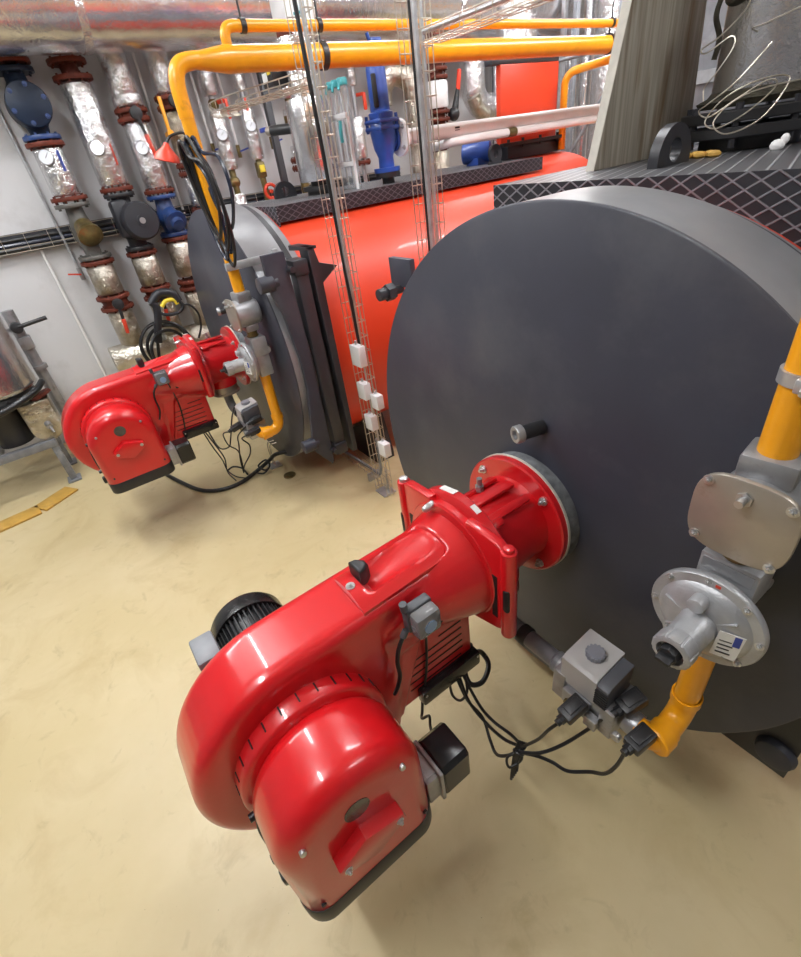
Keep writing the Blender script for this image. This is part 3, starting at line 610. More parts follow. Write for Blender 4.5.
# vertical gas pipes feeding the filters
t = thing('gas_drop_pipe', 'thick vertical yellow gas pipe with a clamp, in front of the nearest boiler', 'pipe', (.717, -.11, 1.69))
m = MB(); m.cyl((.717, -.11, 1.68), (.717, -.11, 4.58), .0365, seg=36); m.build('pipe', M['yellow'], t)
m = MB(); m.lathe((.717, -.11, 1.85), (0, 0, 1), [(0, .037), (0, .043), (.026, .043), (.026, .037)], 36); m.box((.735, -.158, 1.863), (.030, .026, .028), bev=.004); m.cyl((.738, -.165, 1.863), (.742, -.19, 1.86), .007, seg=6); m.box((.69, -.06, 1.863), (.02, .11, .012)); m.build('pipe_clamp', M['galv'], t)

# main gas pipe: drop at the further boiler, reducer, long run to the back wall
GX, GY, GZ = -2.313, -.19, 2.835
t = thing('gas_main_pipe', 'thick yellow gas pipe with an elbow, lower of the two long overhead yellow pipes', 'pipe', (GX, GY, 1.69))
m = MB(); m.cyl((GX, GY, 1.68), (GX, GY, 2.74), .0365, seg=32); m.build('drop_pipe', M['yellow'], t)
m = MB(); m.tube([(GX, GY, 2.60), (GX, GY, 2.72), (GX, GY+.015, 2.79), (GX, GY+.05, 2.825), (GX, GY+.11, 2.838), (GX, GY+.16, 2.838)], .040, 28, 6); m.build('elbow', M['yellow'], t)
m = MB(); m.lathe((GX, GY+.14, 2.838), (0, 1, 0), [(0, .040), (.02, .041), (.16, .062), (.20, .062)], 36); m.build('reducer', M['yellow'], t)
m = MB(); m.cyl((GX, GY+.33, 2.838), (GX, 7.9, 2.828), .061, seg=40); m.build('long_pipe', M['yellow'], t)
for y in (.71, 3.50, 5.6):
    m = MB(); m.lathe((GX, y-.018, 2.838), (0, 1, 0), [(0, .060), (0, .070), (.036, .070), (.036, .060)], 36); m.cyl((GX, y, 2.90), (GX, y, 2.95), .008, seg=10); m.build('pipe_clip', M['black'], t)
t = thing('gas_branch_pipe', 'thin yellow gas pipe branching up and running level above the thick yellow pipe', 'pipe', (GX, .14, 2.89))
m = MB(); m.tube([(GX, .14, 2.89), (GX, .14, 2.935), (GX, .155, 2.962), (GX, .19, 2.973), (GX, .24, 2.973)], .027, 20, 6); m.cyl((GX, .22, 2.973), (GX, 7.9, 2.962), .027, seg=28); m.build('pipe', M['yellow'], t)
for y in (.25, .72, 3.52, 5.6):
    m = MB(); m.lathe((GX, y-.014, 2.973), (0, 1, 0), [(0, .026), (0, .034), (.028, .034), (.028, .026)], 30); m.cyl((GX, y, 3.0), (GX, y, 4.6), .006, seg=10); m.build('pipe_clip', M['black'], t)
t = thing('gas_spur_pipe', 'short slanting yellow pipe with an elbow beside the red box, below the thick yellow pipe', 'pipe', (-2.72, 3.75, 2.1))
m = MB(); m.tube([(-2.92, 3.72, 2.12), (-2.92, 3.72, 2.58), (-2.91, 3.72, 2.67), (-2.87, 3.74, 2.725), (-2.78, 3.77, 2.745), (-2.45, 3.90, 2.775), (-2.313, 3.96, 2.80)], .034, 20, 5); m.build('pipe', M['yellow'], t)
# ------------------------------------------------------------------ cables at the burners
def cable(label, pts, r, mat='rubber', group=None, name='cable', seg=8):
    m = MB(); m.tube(pts, r, seg, 6); o = m.build(name, M[mat]); return tag(o, label, 'cable', group)
cable('black cable from the left-hand plug of the nearest valve block to the cable knot', [(.497, -.432, .710), (.475, -.460, .660), (.448, -.480, .580), (.396, -.508, .480)], .0058)
cable('black cable crossing in front of the nearest valve block to its upper plug', [(.603, -.302, .757), (.575, -.318, .70), (.544, -.344, .620), (.504, -.416, .550), (.459, -.475, .500), (.407, -.520, .480)], .0062)
cable('black cable looping low from the outermost plug beside the yellow elbow', [(.682, -.363, .715), (.671, -.372, .620), (.649, -.386, .550), (.605, -.396, .500), (.547, -.434, .460), (.493, -.447, .450), (.449, -.475, .460), (.407, -.520, .480)], .0062)
m = MB()
for k in range(5): m.tube([(.396+.006*k-.012, -.500+.004*k, .500), (.40+.005*k-.01, -.53, .455), (.408+.003*k-.012, -.545+.003*k, .40), (.406+.002*k, -.563+.005*k, .335+.012*k)], .0055, 8, 5)
m.tube([(.401, -.513, .480), (.384, -.560, .460), (.400, -.566, .420), (.415, -.521, .440), (.405, -.512, .475)], .005); m.ring((.40, -.52, .47), (.3, -1, -1), .016, .006)
tag(m.build('cable_knot', M['rubber']), 'knot of black cables tied together in mid-air between the nearest burner and valve block', 'cable')
cable('lowest of the three black cables hanging from the nearest burner to the cable knot', [(.092, -.540, .602), (.150, -.536, .500), (.206, -.511, .420), (.272, -.537, .380), (.331, -.562, .400), (.374, -.547, .440), (.400, -.518, .480)], .0062)
cable('middle of the three black cables hanging from the nearest burner to the cable knot', [(.092, -.525, .602), (.165, -.542, .520), (.245, -.528, .455), (.33, -.522, .460), (.392, -.506, .484)], .0062)
cable('uppermost of the three black cables hanging from the nearest burner to the cable knot', [(.092, -.51, .602), (.19, -.515, .505), (.257, -.503, .458), (.335, -.492, .464), (.392, -.502, .490)], .0062)
cable('small black cable loop under the cable entry of the nearest burner', [(.095, -.50, .602), (.133, -.520, .56), (.137, -.529, .52), (.122, -.551, .480), (.096, -.567, .500), (.095, -.575, .602)], .0055)
cable('thick black cable ring beside the grille of the nearest burner', [(.06, -.43, .66), (-.02, -.35, .45), (-.062, -.265, .333), (-.009, -.270, .300), (.026, -.342, .280), (-.002, -.393, .280), (-.06, -.37, .31), (-.08, -.30, .34)], .012, seg=12)
cable('thick black hose lying on the floor under the further burner and rising behind it', [(-3.72, -1.02, .022), (-3.404, -.932, .02), (-3.111, -.827, .02), (-2.966, -.687, .02), (-2.935, -.508, .02), (-2.986, -.305, .04), (-2.958, -.194, .10), (-2.80, -.146, .22), (-2.70, -.03, .24)], .018, seg=12)
w = [[(-2.94, -.640, .602), (-3.019, -.599, .4), (-3.137, -.548, .2), (-3.136, -.539, .08), (-3.025, -.508, .05), (-2.946, -.45, .04)],
     [(-2.94, -.625, .602), (-2.982, -.577, .42), (-3.108, -.529, .22), (-3.147, -.542, .06), (-2.979, -.528, .035)],
     [(-2.94, -.60, .602), (-2.77, -.593, .5), (-2.80, -.514, .46), (-2.74, -.489, .55), (-2.68, -.43, .75), (-2.76, -.36, .80)],
     [(-2.54, -.52, .705), (-2.764, -.527, .6), (-2.86, -.501, .45), (-2.905, -.437, .35), (-3.023, -.408, .2), (-3.018, -.428, .06)],
     [(-2.43, -.385, .755), (-2.60, -.45, .62), (-2.785, -.434, .45), (-3.002, -.423, .2), (-3.028, -.43, .05)],
     [(-2.36, -.44, .71), (-2.559, -.441, .6), (-2.611, -.39, .5), (-2.749, -.379, .35), (-2.983, -.403, .15), (-3.049, -.423, .06)],
     [(-2.967, -.353, .05), (-2.888, -.292, .04), (-2.899, -.215, .08), (-2.959, -.215, .12), (-2.947, -.301, .10), (-2.90, -.27, .06), (-2.93, -.22, .05)],
     [(-3.192, -.53, .05), (-3.214, -.466, .05), (-3.118, -.412, .05), (-2.992, -.41, .04)]]
wl = ['thin black cable hanging furthest from the door under the further burner, curling onto the floor', 'thin black cable beside the outermost one under the further burner', 'thin black cable drooping from the further burner and rising again to its neck', 'thin black cable from the front plug of the small valve block to the floor', 'thin black cable hanging almost straight down from the small valve block', 'thin black cable bowing out towards the further boiler door before it reaches the floor', 'coil of black cable on the floor beside the small post under the further boiler door', 'black cable bend lying on the floor where the thin cables meet under the further burner']
for p, l in zip(w, wl): cable(l, p, .0085 if 'coil' in l or 'bend' in l else .0058)
# hank of cable hanging on the gas drop pipe of the further boiler
hank = [(.055, 0, 2.50, .045, 1.93, 'cable_blue'), (.07, -.02, 2.515, .085, 1.86, 'rubber'), (.045, -.04, 2.49, .075, 1.90, 'cable_blue'), (.06, -.06, 2.50, .12, 2.02, 'rubber'), (.08, .01, 2.51, .15, 2.06, 'cable_blue'), (.05, -.03, 2.48, .11, 1.95, 'rubber')]
hl = ['outermost dark blue loop of cable hanging on the yellow drop pipe', 'longest black loop of cable hanging on the yellow drop pipe', 'inner dark blue loop of cable hanging on the yellow drop pipe', 'shorter black loop of cable hanging on the yellow drop pipe', 'widest dark blue loop of cable, nearest the pipe clip', 'black cable loop in the middle of the hanging hank']
for (ox, oy, zt, wdt, zb, mt), l in zip(hank, hl):
    x0, y0 = GX+ox-.02, GY-.03+oy; dx_ = wdt
    pts = [(x0-.045, y0, zt-.06), (x0-.06, y0+.005, (zt+zb)/2+.15), (x0-.04+dx_*.2, y0+.02, zb+.14), (x0+dx_*.7, y0+.03, zb), (x0+dx_*1.5, y0+.05, zb+.17), (x0+dx_*1.3, y0+.045, (zt+zb)/2+.12), (x0+.03, y0+.02, zt-.07), (x0, y0+.005, zt), (x0-.03, y0, zt-.01)]
    m = MB(); m.tube(pts, .010, 8, 6, closed=True); tag(m.build('cable_loop', M[mt]), l, 'cable', 'cable hank on the yellow drop pipe')
t = thing('pipe_bracket', 'pale steel bracket holding the yellow drop pipe to the further boiler door hinge', 'bracket', (-2.25, -.08, 1.83))
m = MB(); m.box((-2.25, -.085, 1.855), (.03, .33, .045), bev=.004); m.build('arm', M['galv'], t)
m = MB(); m.box((-2.245, .085, 1.855), (.035, .03, .085), bev=.003); m.build('end_plate', M['galv'], t)
m = MB(); m.lathe((GX, GY, 1.84), (0, 0, 1), [(0, .037), (0, .046), (.03, .046), (.03, .037)], 28); m.build('pipe_clip', M['black'], t)

# ------------------------------------------------------------------ wire cable trays
def wire_tray(name, label, base, top_z, wd, dp, foot=True):
    bx, by, bz = base
    t = thing(name, label, 'cable tray', base)
    m = MB(); n = int((top_z-bz)/.10)
    xs = [bx-wd/2+wd*k/4 for k in range(5)]
    for x in xs: m.cyl((x, by, bz), (x, by, top_z), .0030, seg=6)
    for x in (bx-wd/2, bx+wd/2):
        for q in (.5, 1): m.cyl((x, by-dp*q, bz), (x, by-dp*q, top_z), .0030, seg=6)
    for k in range(n):
        z = bz+.03+k*.10
        m.tube([(bx-wd/2, by-dp, z), (bx-wd/2, by+.004, z), (bx+wd/2, by+.004, z), (bx+wd/2, by-dp, z)], .0030, 6, smooth=False)
    m.build('wire_mesh', M['wire'], t)
    if foot:
        m = MB(); m.box((bx, by-.02, .006), (wd*.8, .12, .012), bev=.002); m.box((bx, by+.012, .10), (.035, .012, .2)); m.build('foot', M['galv'], t)
    return t
wire_tray('cable_tray', 'upright wire cable tray standing between the boilers, white boxes clipped low on it', (-1.87, .40, 0), 4.55, .17, .06)
wire_tray('cable_tray', 'upright wire cable tray that disappears behind the nearest boiler, cables strapped inside', (-1.595, .89, 0), 4.55, .19, .07)
cable('black cable strapped inside the tray with the white boxes', [(-1.92, .375, 4.5), (-1.915, .375, 3.2), (-1.895, .375, 2.2), (-1.87, .375, 1.26)], .012, seg=10)
cable('thin grey cable inside the tray with the white boxes, reaching the lowest box', [(-1.875, .38, 4.5), (-1.87, .38, 2.6), (-1.875, .38, 1.5), (-1.865, .38, .95), (-1.84, .38, .45)], .007, 'galv', seg=8)
cable('second grey cable inside the tray with the white boxes', [(-1.85, .385, 4.5), (-1.855, .385, 2.6), (-1.86, .385, 1.6), (-1.88, .385, .70)], .006, 'galv', seg=8)
cable('thick black cable inside the further tray, left of the steel conduit', [(-1.62, .86, 4.5), (-1.62, .86, 2.4), (-1.62, .86, .1)], .013, seg=10)
m = MB(); m.cyl((-1.585, .855, .05), (-1.585, .855, 4.5), .016, seg=18); tag(m.build('conduit', M['galv']), 'shiny steel conduit upright inside the further wire tray', 'conduit')
m = MB(); m.cyl((-1.548, .87, .05), (-1.548, .87, 4.5), .009, seg=14); tag(m.build('conduit', M['galv']), 'thin steel conduit at the right edge of the further wire tray', 'conduit')
jb = [((-1.825, .335, 1.205), 'topmost white junction box on the wire tray, largest'), ((-1.83, .335, .945), 'second white junction box from the top on the wire tray'), ((-1.735, .37, .875), 'white junction box set back to the right, half behind the tray wires'), ((-1.81, .335, .70), 'fourth white junction box down the wire tray'), ((-1.71, .35, .50), 'lowest white junction box on the wire tray, near the floor')]
for i, ((x, y, z), l) in enumerate(jb):
    t = thing('junction_box', l, 'junction box', (x, y, z-.055), 'white junction boxes on the wire tray'); s = (1.35, 1.15, 1.0, 1.1, 1.05)[i]
    m = MB(); m.box((x, y, z), (.085*s, .045, .105*s), bev=.006); m.build('box_base', M['white_box'], t)
    m = MB(); m.box((x, y-.027, z), (.088*s, .016, .108*s), bev=.006); m.build('box_lid', M['white_box'], t)
    m = MB(); m.cyl((x-.02, y, z+.05*s), (x-.02, y, z+.072*s), .010, seg=14); m.build('cable_gland', M['galv'], t)
# flat tray along the floor under the further boiler
t = thing('floor_cable_tray', 'flat wire cable tray running along the floor below the orange-red drum', 'cable tray', (-2.35, .40, .02))
m = MB()
for k in range(4): m.cyl((-2.95, .36+.035*k, .075), (-1.93, .38+.035*k, .075), .0025, seg=6)
for s in (0, 3): m.cyl((-2.95, .36+.035*s, .115), (-1.93, .38+.035*s, .115), .0025, seg=6)
for k in range(11): m.tube([(-2.93+.098*k, .36, .115), (-2.93+.098*k, .36, .073), (-2.93+.098*k, .47, .073), (-2.93+.098*k, .47, .115)], .0025, 6, smooth=False)
m.build('wire_mesh', M['wire'], t)
for x in (-2.8, -2.1):
    m = MB(); m.box((x, .42, .036), (.03, .12, .072), bev=.003); m.build('tray_foot', M['galv'], t)
cable('bundle of grey cables lying in the flat floor tray', [(-2.93, .40, .092), (-2.5, .41, .092), (-2.1, .42, .094), (-1.95, .40, .13), (-1.89, .388, .3), (-1.885, .385, .5)], .012, 'grey_paint', seg=8)
# branch trays up high
def flat_tray(label, pts, wd, up=.05):
    t = thing('branch_cable_tray', label, 'cable tray', pts[0]); P = cr(pts, 7); m = MB(); n = len(P)
    off = [];
    for i in range(n):
        d = P[min(i+1, n-1)]-P[max(i-1, 0)]; d.z = 0; d.normalize(); off.append(Vector((-d.y, d.x, 0)))
    for s, h in ((-.5, 0), (-.17, 0), (.17, 0), (.5, 0), (-.5, up), (.5, up)):
        m.tube([P[i]+off[i]*wd*s+Vector((0, 0, h)) for i in range(n)], .0032, 6, smooth=False)
    for i in range(0, n, 2):
        a = P[i]-off[i]*wd*.5; b = P[i]+off[i]*wd*.5; u = Vector((0, 0, up)); m.tube([a+u, a, b, b+u], .003, 6, smooth=False)
    m.build('wire_mesh', M['wire'], t); return t
flat_tray('short curved wire tray branching left, level, from the tray with white boxes', [(-1.95, .40, 2.66), (-2.20, .30, 2.655), (-2.45, .20, 2.65), (-2.72, .18, 2.65), (-2.98, .30, 2.65)], .17)
flat_tray('wire tray branching off to the right above the thick yellow pipe', [(-1.53, .90, 2.745), (-1.2, .92, 2.745), (-.85, .95, 2.75), (-.4, 1.0, 2.75)], .14)
m = MB(); m.cyl((-1.53, .86, 2.785), (-.3, .95, 2.79), .011, seg=14); tag(m.build('conduit', M['galv']), 'steel conduit slanting right across the picture in the branch tray above the yellow pipes', 'conduit')
# ------------------------------------------------------------------ pipework on the left wall
GAUGE_N = [0]
def wall_pipe(label, x, y, spec, name='insulated_pipe', z0=None):
    zs = [s[1] for s in spec]+[s[2] for s in spec if len(s) > 2 and isinstance(s[2], (int, float))]
    t = thing(name, label, 'pipe', (x, y, min(zs) if z0 is None else z0))
    for s in spec:
        k = s[0]
        if k == 'foil':                       # z0, z1, r, material
            _, za, zb, r = s[:4]; mt = s[4] if len(s) > 4 else 'foil'
            m = MB(); m.lathe((x, y, za), (0, 0, 1), [(0, 0), (0, r*.9), (.02, r), (zb-za-.02, r), (zb-za, r*.9), (zb-za, 0)], 28); m.build('insulation', M[mt], t)
        elif k == 'fl':                       # z, r, material
            _, z, r, mt = s
            m = MB(); m.lathe((x, y, z-.018), (0, 0, 1), [(0, 0), (0, r-.003), (.004, r), (.032, r), (.036, r-.003), (.036, 0)], 28)
            for q in range(8):
                a = 2*PI*(q+.5)/8; m.cyl((x+r*.82*math.cos(a), y+r*.82*math.sin(a), z-.034), (x+r*.82*math.cos(a), y+r*.82*math.sin(a), z+.034), .010, seg=6)
            m.build('flange', M[mt], t)
        elif k == 'pipe':
            _, za, zb, r, mt = s; m = MB(); m.cyl((x, y, za), (x, y, zb), r, seg=24); m.build('pipe_section', M[mt], t)
        elif k == 'gauge':
            _, z, r, off = s; m = MB(); a = (1, -.35, .25)
            p = Vector((x, y, z))+Vector(a).normalized()*off
            m.lathe(p, a, [(-.05, .012), (0, .012), (0, r), (.022, r), (.026, r*.93)], 28); g = m.build('dial_gauge', M['grey_metal'], t)
            m = MB(); m.lathe(p, a, [(.018, 0), (.0205, r*.94), (.0215, r*.92), (.0215, 0)], 28); m.build('dial_face', M['glass_dial'], g)
            e = p+Vector(a).normalized()*.0225; m = MB(); m.cyl(e+Vector((0, -r*.1, -r*.1)), e+Vector((0, r*.45, r*.5)), .0022, seg=6); m.build('needle', M['ink'], g)
        elif k == 'tag':
            _, z, dy, w, h, mt = s[:6]; r = s[6] if len(s) > 6 else .13
            m = MB(); m.box((x+r*.93, y+dy, z), (.004, w, h), Matrix.Rotation(math.radians(dy/r*50), 4, 'Z')); m.build('pipe_marker', M[mt], t)
        elif k == 'lever':                    # butterfly valve with lever z, length, dy, grip material
            _, z, ln, dy, gm, r = s
            m = MB(); m.cyl((x, y, z), (x+r+.08, y, z), .028, seg=18); m.cyl((x+r+.05, y, z), (x+r+.10, y, z), .055, seg=22, bev=.008)
            e = Vector((x+r+.08, y, z)); d = Vector((.05, dy, -1)).normalized(); m.cyl(e, e+d*ln*.55, .020, .016, seg=12); lv = m.build('lever', M['black'], t)
            m = MB(); m.cyl(e+d*ln*.5, e+d*ln, .021, .018, seg=14, bev=.005); m.build('grip', M[gm], lv)
        elif k == 'butterfly':
            _, za, zb, r = s; m = MB(); m.cyl((x, y, za), (x, y, zb), r, seg=28, bev=.01); m.build('valve_body', M['rust'], t)
    return t
R_ = .125
P1 = wall_pipe('foil-clad wall pipe with a round dark blue check valve near its top', -5.2, -.65, [
    ('fl', 3.345, .165, 'rust'), ('fl', 3.285, .165, 'navy'), ('fl', 2.815, .155, 'blue_dark'), ('fl', 2.765, .16, 'rust'), ('foil', 2.36, 2.745, R_), ('fl', 2.335, .16, 'rust'), ('fl', 2.28, .155, 'grey_flange'),
    ('fl', 1.82, .155, 'grey_flange'), ('fl', 1.77, .16, 'rust'), ('foil', 1.46, 1.75, .13, 'foil_old'), ('fl', 1.425, .165, 'rust'), ('butterfly', 1.33, 1.41, .125), ('fl', 1.315, .165, 'rust'), ('foil', .92, 1.29, .125, 'foil_old'),
    ('gauge', 2.63, .062, .135), ('tag', 2.63, .06, .018, .16, 'blue_tag'), ('tag', 2.50, .0, .06, .03, 'white_tag'), ('lever', 1.37, .30, -.1, 'handle_red', .10)])
m = MB(); m.lathe((-5.2, -.65, 3.27), (0, 0, -1), [(0, .08), (.06, .085), (.12, .12), (.2, .14), (.30, .13), (.38, .09), (.46, .075)], 28)
m.cyl((-5.28, -.65, 3.04), (-5.02, -.65, 3.04), .165, seg=40, bev=.015)
m.build('check_valve', M['navy'], P1)
cvv = P1.children[-1]
for q in range(6):
    a = 2*PI*q/6+.3; m = MB(); m.bolt((-5.022, -.65+.135*math.cos(a), 3.04+.135*math.sin(a)), (1, 0, 0), .013, .014); m.build('cover_bolt', M['blue_dark'], [c for c in P1.children if c.name.startswith('check_valve')][0])
m = MB(); m.lathe((-5.2, -.65, 2.27), (0, 0, -1), [(0, .075), (.08, .08), (.16, .10), (.26, .105), (.34, .08), (.45, .075)], 26); m.build('strainer_body', M['grey_flange'], P1)
m = MB(); m.lathe((-5.16, -.64, 2.10), (.75, .12, -.55), [(0, .085), (.10, .10), (.12, .115), (.15, .115), (.16, .09), (.19, .06), (.20, 0)], 26); m.build('strainer_cap', M['brass'], P1)
P2 = wall_pipe('foil-clad wall pipe carrying the black pump with a round motor', -5.2, -.21, [
    ('fl', 3.33, .16, 'rust'), ('pipe', 3.2, 3.33, .075, 'rust'), ('fl', 3.215, .165, 'rust'), ('foil', 2.39, 3.185, .135), ('fl', 2.355, .155, 'rust'), ('fl', 2.305, .145, 'black'),
    ('fl', 1.82, .14, 'black'), ('fl', 1.77, .155, 'rust'), ('foil', 1.45, 1.74, .13, 'foil_old'), ('fl', 1.415, .16, 'rust'), ('butterfly', 1.33, 1.40, .12), ('fl', 1.32, .16, 'rust'), ('foil', .92, 1.29, .125, 'foil_old'),
    ('gauge', 2.655, .062, .14), ('tag', 2.63, .075, .012, .17, 'handle_red'), ('tag', 2.47, .01, .06, .04, 'yellow_tag', .138), ('lever', 1.36, .30, -.1, 'handle_red', .10)])
m = MB(); m.lathe((-5.2, -.21, 2.29), (0, 0, -1), [(0, .09), (.06, .085), (.16, .13), (.28, .13), (.38, .09), (.47, .09)], 26); m.box((-5.10, -.27, 2.10), (.20, .16, .34), bev=.04); pb = m.build('pump_body', M['pump'], P2)
m = MB(); m.lathe((-5.10, -.16, 2.06), (1, .1, .05), [(0, .17), (.10, .175), (.18, .17), (.20, .155), (.205, .05), (.215, .05), (.215, 0)], 40); mo = m.build('pump_motor', M['pump'], P2)
m = MB(); m.cyl((-4.892, -.14, 2.07), (-4.88, -.139, 2.07), .028, seg=20); m.build('vent_plug', M['zinc'], mo)
m = MB(); m.box((-4.998, -.285, 2.07), (.004, .03, .11)); m.build('nameplate', M['white_tag'], pb)
P3 = wall_pipe('foil-clad wall pipe ending in a blue angled valve, right of the black pump', -5.2, .18, [
    ('foil', 3.06, 3.40, .125), ('foil', 2.985, 3.08, .135), ('fl', 2.955, .15, 'rust'), ('butterfly', 2.90, 2.95, .115), ('fl', 2.885, .15, 'rust'), ('foil', 2.31, 2.86, .122), ('fl', 2.285, .15, 'rust'), ('fl', 2.235, .145, 'blue_dark'),
    ('fl', 1.885, .145, 'blue_dark'), ('fl', 1.84, .15, 'rust'), ('foil', 1.46, 1.81, .125, 'foil_old'), ('fl', 1.40, .15, 'rust'), ('butterfly', 1.33, 1.40, .115), ('fl', 1.33, .15, 'rust'), ('foil', .92, 1.30, .12, 'foil_old'),
    ('gauge', 2.62, .06, .13), ('lever', 2.92, .34, .12, 'handle_red', .09)])
m = MB(); m.lathe((-5.2, .18, 2.23), (0, 0, -1), [(0, .08), (.08, .085), (.17, .11), (.25, .10), (.34, .08)], 26); m.lathe((-5.16, .19, 2.07), (.75, .1, -.5), [(0, .085), (.10, .09), (.11, .115), (.14, .115), (.15, .07), (.19, .06), (.20, 0)], 26); m.build('angle_valve', M['blue_dark'], P3)
P4 = wall_pipe('wall pipe with a long yellow lever, half hidden by the yellow elbow', -5.2, .57, [
    ('foil', 3.06, 3.40, .115), ('fl', 3.03, .14, 'rust'), ('butterfly', 2.97, 3.03, .11), ('fl', 2.95, .14, 'rust'), ('foil', 2.52, 2.92, .11, 'foil_old'), ('fl', 2.47, .14, 'rust'), ('fl', 2.40, .14, 'rust'), ('foil', 2.1, 2.37, .11), ('fl', 2.06, .13, 'rust'), ('foil', 1.3, 2.03, .11, 'foil_old'), ('pipe', 0, 1.3, .06, 'rust'), ('lever', 2.99, .40, .15, 'handle_red', .08)])
m = MB(); m.cyl((-5.06, .44, 3.03), (-5.04, .43, 2.75), .020, .016, seg=12); m.cyl((-5.2, .45, 2.74), (-5.0, .43, 2.74), .03, seg=14); m.build('yellow_lever', M['yellow'], P4)
P5 = wall_pipe('slim foil-clad wall pipe with a dial and a dark red handle', -5.25, 1.02, [
    ('foil', 3.03, 3.40, .085), ('pipe', 2.85, 3.05, .035, 'grey_metal'), ('foil', 2.38, 2.90, .078), ('pipe', 2.1, 2.4, .035, 'brass'), ('foil', 0, 2.15, .075), ('gauge', 2.665, .055, .10)])
m = MB(); m.cyl((-5.25, 1.05, 2.97), (-5.12, 1.08, 2.97), .02, seg=12); m.box((-5.11, 1.105, 2.90), (.02, .03, .17), bev=.006); m.build('valve_handle', M['handle_red'], P5)
m = MB(); m.sphere((-5.25, 1.02, 2.96), .055); m.sphere((-5.25, 1.02, 2.26), .06); m.build('ball_valve', M['brass'], P5)
P6 = wall_pipe('slim foil-clad wall pipe with a dial above an olive-yellow valve', -5.25, 1.36, [
    ('foil', 3.05, 3.40, .07), ('pipe', 2.9, 3.07, .03, 'grey_metal'), ('foil', 2.44, 2.95, .078), ('pipe', 2.0, 2.46, .035, 'brass'), ('foil', 0, 2.02, .07), ('gauge', 2.715, .055, .10)])
m = MB(); m.box((-5.25, 1.36, 2.34), (.09, .10, .16), bev=.02); m.build('ball_valve', M['brass'], P6)
m = MB(); m.box((-5.195, 1.36, 2.35), (.03, .06, .07), bev=.006); m.build('valve_tag', M['yellow_tag'], P6)
m = MB(); m.box((-5.14, 1.33, 2.93), (.02, .025, .12), bev=.006); m.build('valve_handle', M['handle_red'], P6)
m = MB(); m.ring((-5.2, 1.40, 2.12), (1, 0, 0), .07, .018); m.cyl((-5.25, 1.40, 2.12), (-5.18, 1.40, 2.12), .02); m.build('hand_wheel', M['handle_red'], P6)
m = MB(); m.box((-5.12, 1.56, 1.95), (.07, .07, 3.9), bev=.004); tag(m.build('steel_post', M['graphite_dark']), 'slender black square post standing in front of the wall pipes', 'post')
P7 = wall_pipe('wall pipe with olive fittings, half hidden by the shiny vertical stack', -5.2, 1.85, [
    ('foil', 2.95, 3.40, .08), ('pipe', 2.3, 2.98, .035, 'brass'), ('foil', 2.78, 2.86, .085), ('fl', 2.38, .11, 'rust'), ('foil', 2.40, 2.52, .085), ('fl', 2.30, .11, 'rust'), ('pipe', 0, 2.3, .05, 'brass')])
m = MB(); m.lathe((-5.2, 1.85, 2.86), (0, 0, -1), [(0, .05), (.06, .085), (.16, .085), (.22, .05)], 20); m.build('valve_bonnet', M['brass'], P7)
P8 = wall_pipe('slim foil pipe with a short red handle seen behind the blue relief valve', -5.2, 2.72, [
    ('foil', 3.02, 3.40, .06), ('pipe', 0, 3.04, .028, 'grey_metal'), ('foil', 2.3, 2.72, .075), ('fl', 2.26, .10, 'rust')])
m = MB(); m.box((-5.10, 2.80, 2.86), (.03, .04, .17), bev=.008); m.cyl((-5.2, 2.75, 2.93), (-5.1, 2.79, 2.93), .018); m.build('valve_handle', M['handle_red'], P8)
P9 = wall_pipe('white-lagged pipe between stacked rust-red flanges behind the wire trays', -4.9, 3.74, [
    ('foil', 3.2, 3.40, .12), ('fl', 3.16, .16, 'rust'), ('fl', 3.08, .16, 'rust'), ('fl', 3.0, .16, 'rust'), ('pipe', 2.98, 3.2, .10, 'rust'), ('foil', 2.70, 2.97, .15, 'white_pipe'), ('fl', 2.66, .16, 'rust'), ('fl', 2.58, .16, 'rust'), ('pipe', 1.9, 2.7, .10, 'rust'), ('fl', 2.30, .15, 'rust'), ('foil', 0, 2.25, .12, 'foil_old')])
m = MB(); m.cyl((-4.82, 3.96, 2.62), (-4.80, 4.02, 2.88), .05, .022, seg=14); m.sphere((-4.82, 3.95, 2.62), .075); lv = m.build('lever', M['black'], P9)
m = MB(); m.cyl((-4.80, 4.02, 2.86), (-4.79, 4.05, 3.06), .026, seg=14, bev=.005); m.build('grip', M['lamp_red'], lv)
# grey lagged elbow, big foil elbow
m = MB(); m.tube([(-5.1, 3.05, 2.80), (-5.08, 3.08, 2.98), (-5.02, 3.18, 3.08), (-4.95, 3.35, 3.02), (-4.92, 3.42, 2.85), (-4.92, 3.43, 2.4), (-4.92, 3.43, 0)], .12, 20, 6); tag(m.build('insulated_elbow', M['foil_old']), 'dull grey lagged pipe bend to the left of the rust-red flanges', 'pipe')
t = thing('insulated_pipe', 'big shiny foil pipe with a bend running behind the red box', 'pipe', (-4.95, 4.42, 1.9))
m = MB(); m.tube([(-4.95, 4.42, 3.6), (-4.95, 4.42, 2.95), (-4.95, 4.45, 2.80), (-4.95, 4.54, 2.70), (-4.95, 4.70, 2.66), (-4.95, 5.3, 2.64), (-4.95, 5.6, 2.64)], .155, 28, 7); m.build('insulation', M['foil'], t)
m = MB(); m.tube([(-4.84, 4.32, 2.78), (-4.83, 4.40, 2.64), (-4.83, 4.52, 2.56)], .09, 16); m.build('scuffed_patch', M['foil_old'], t)
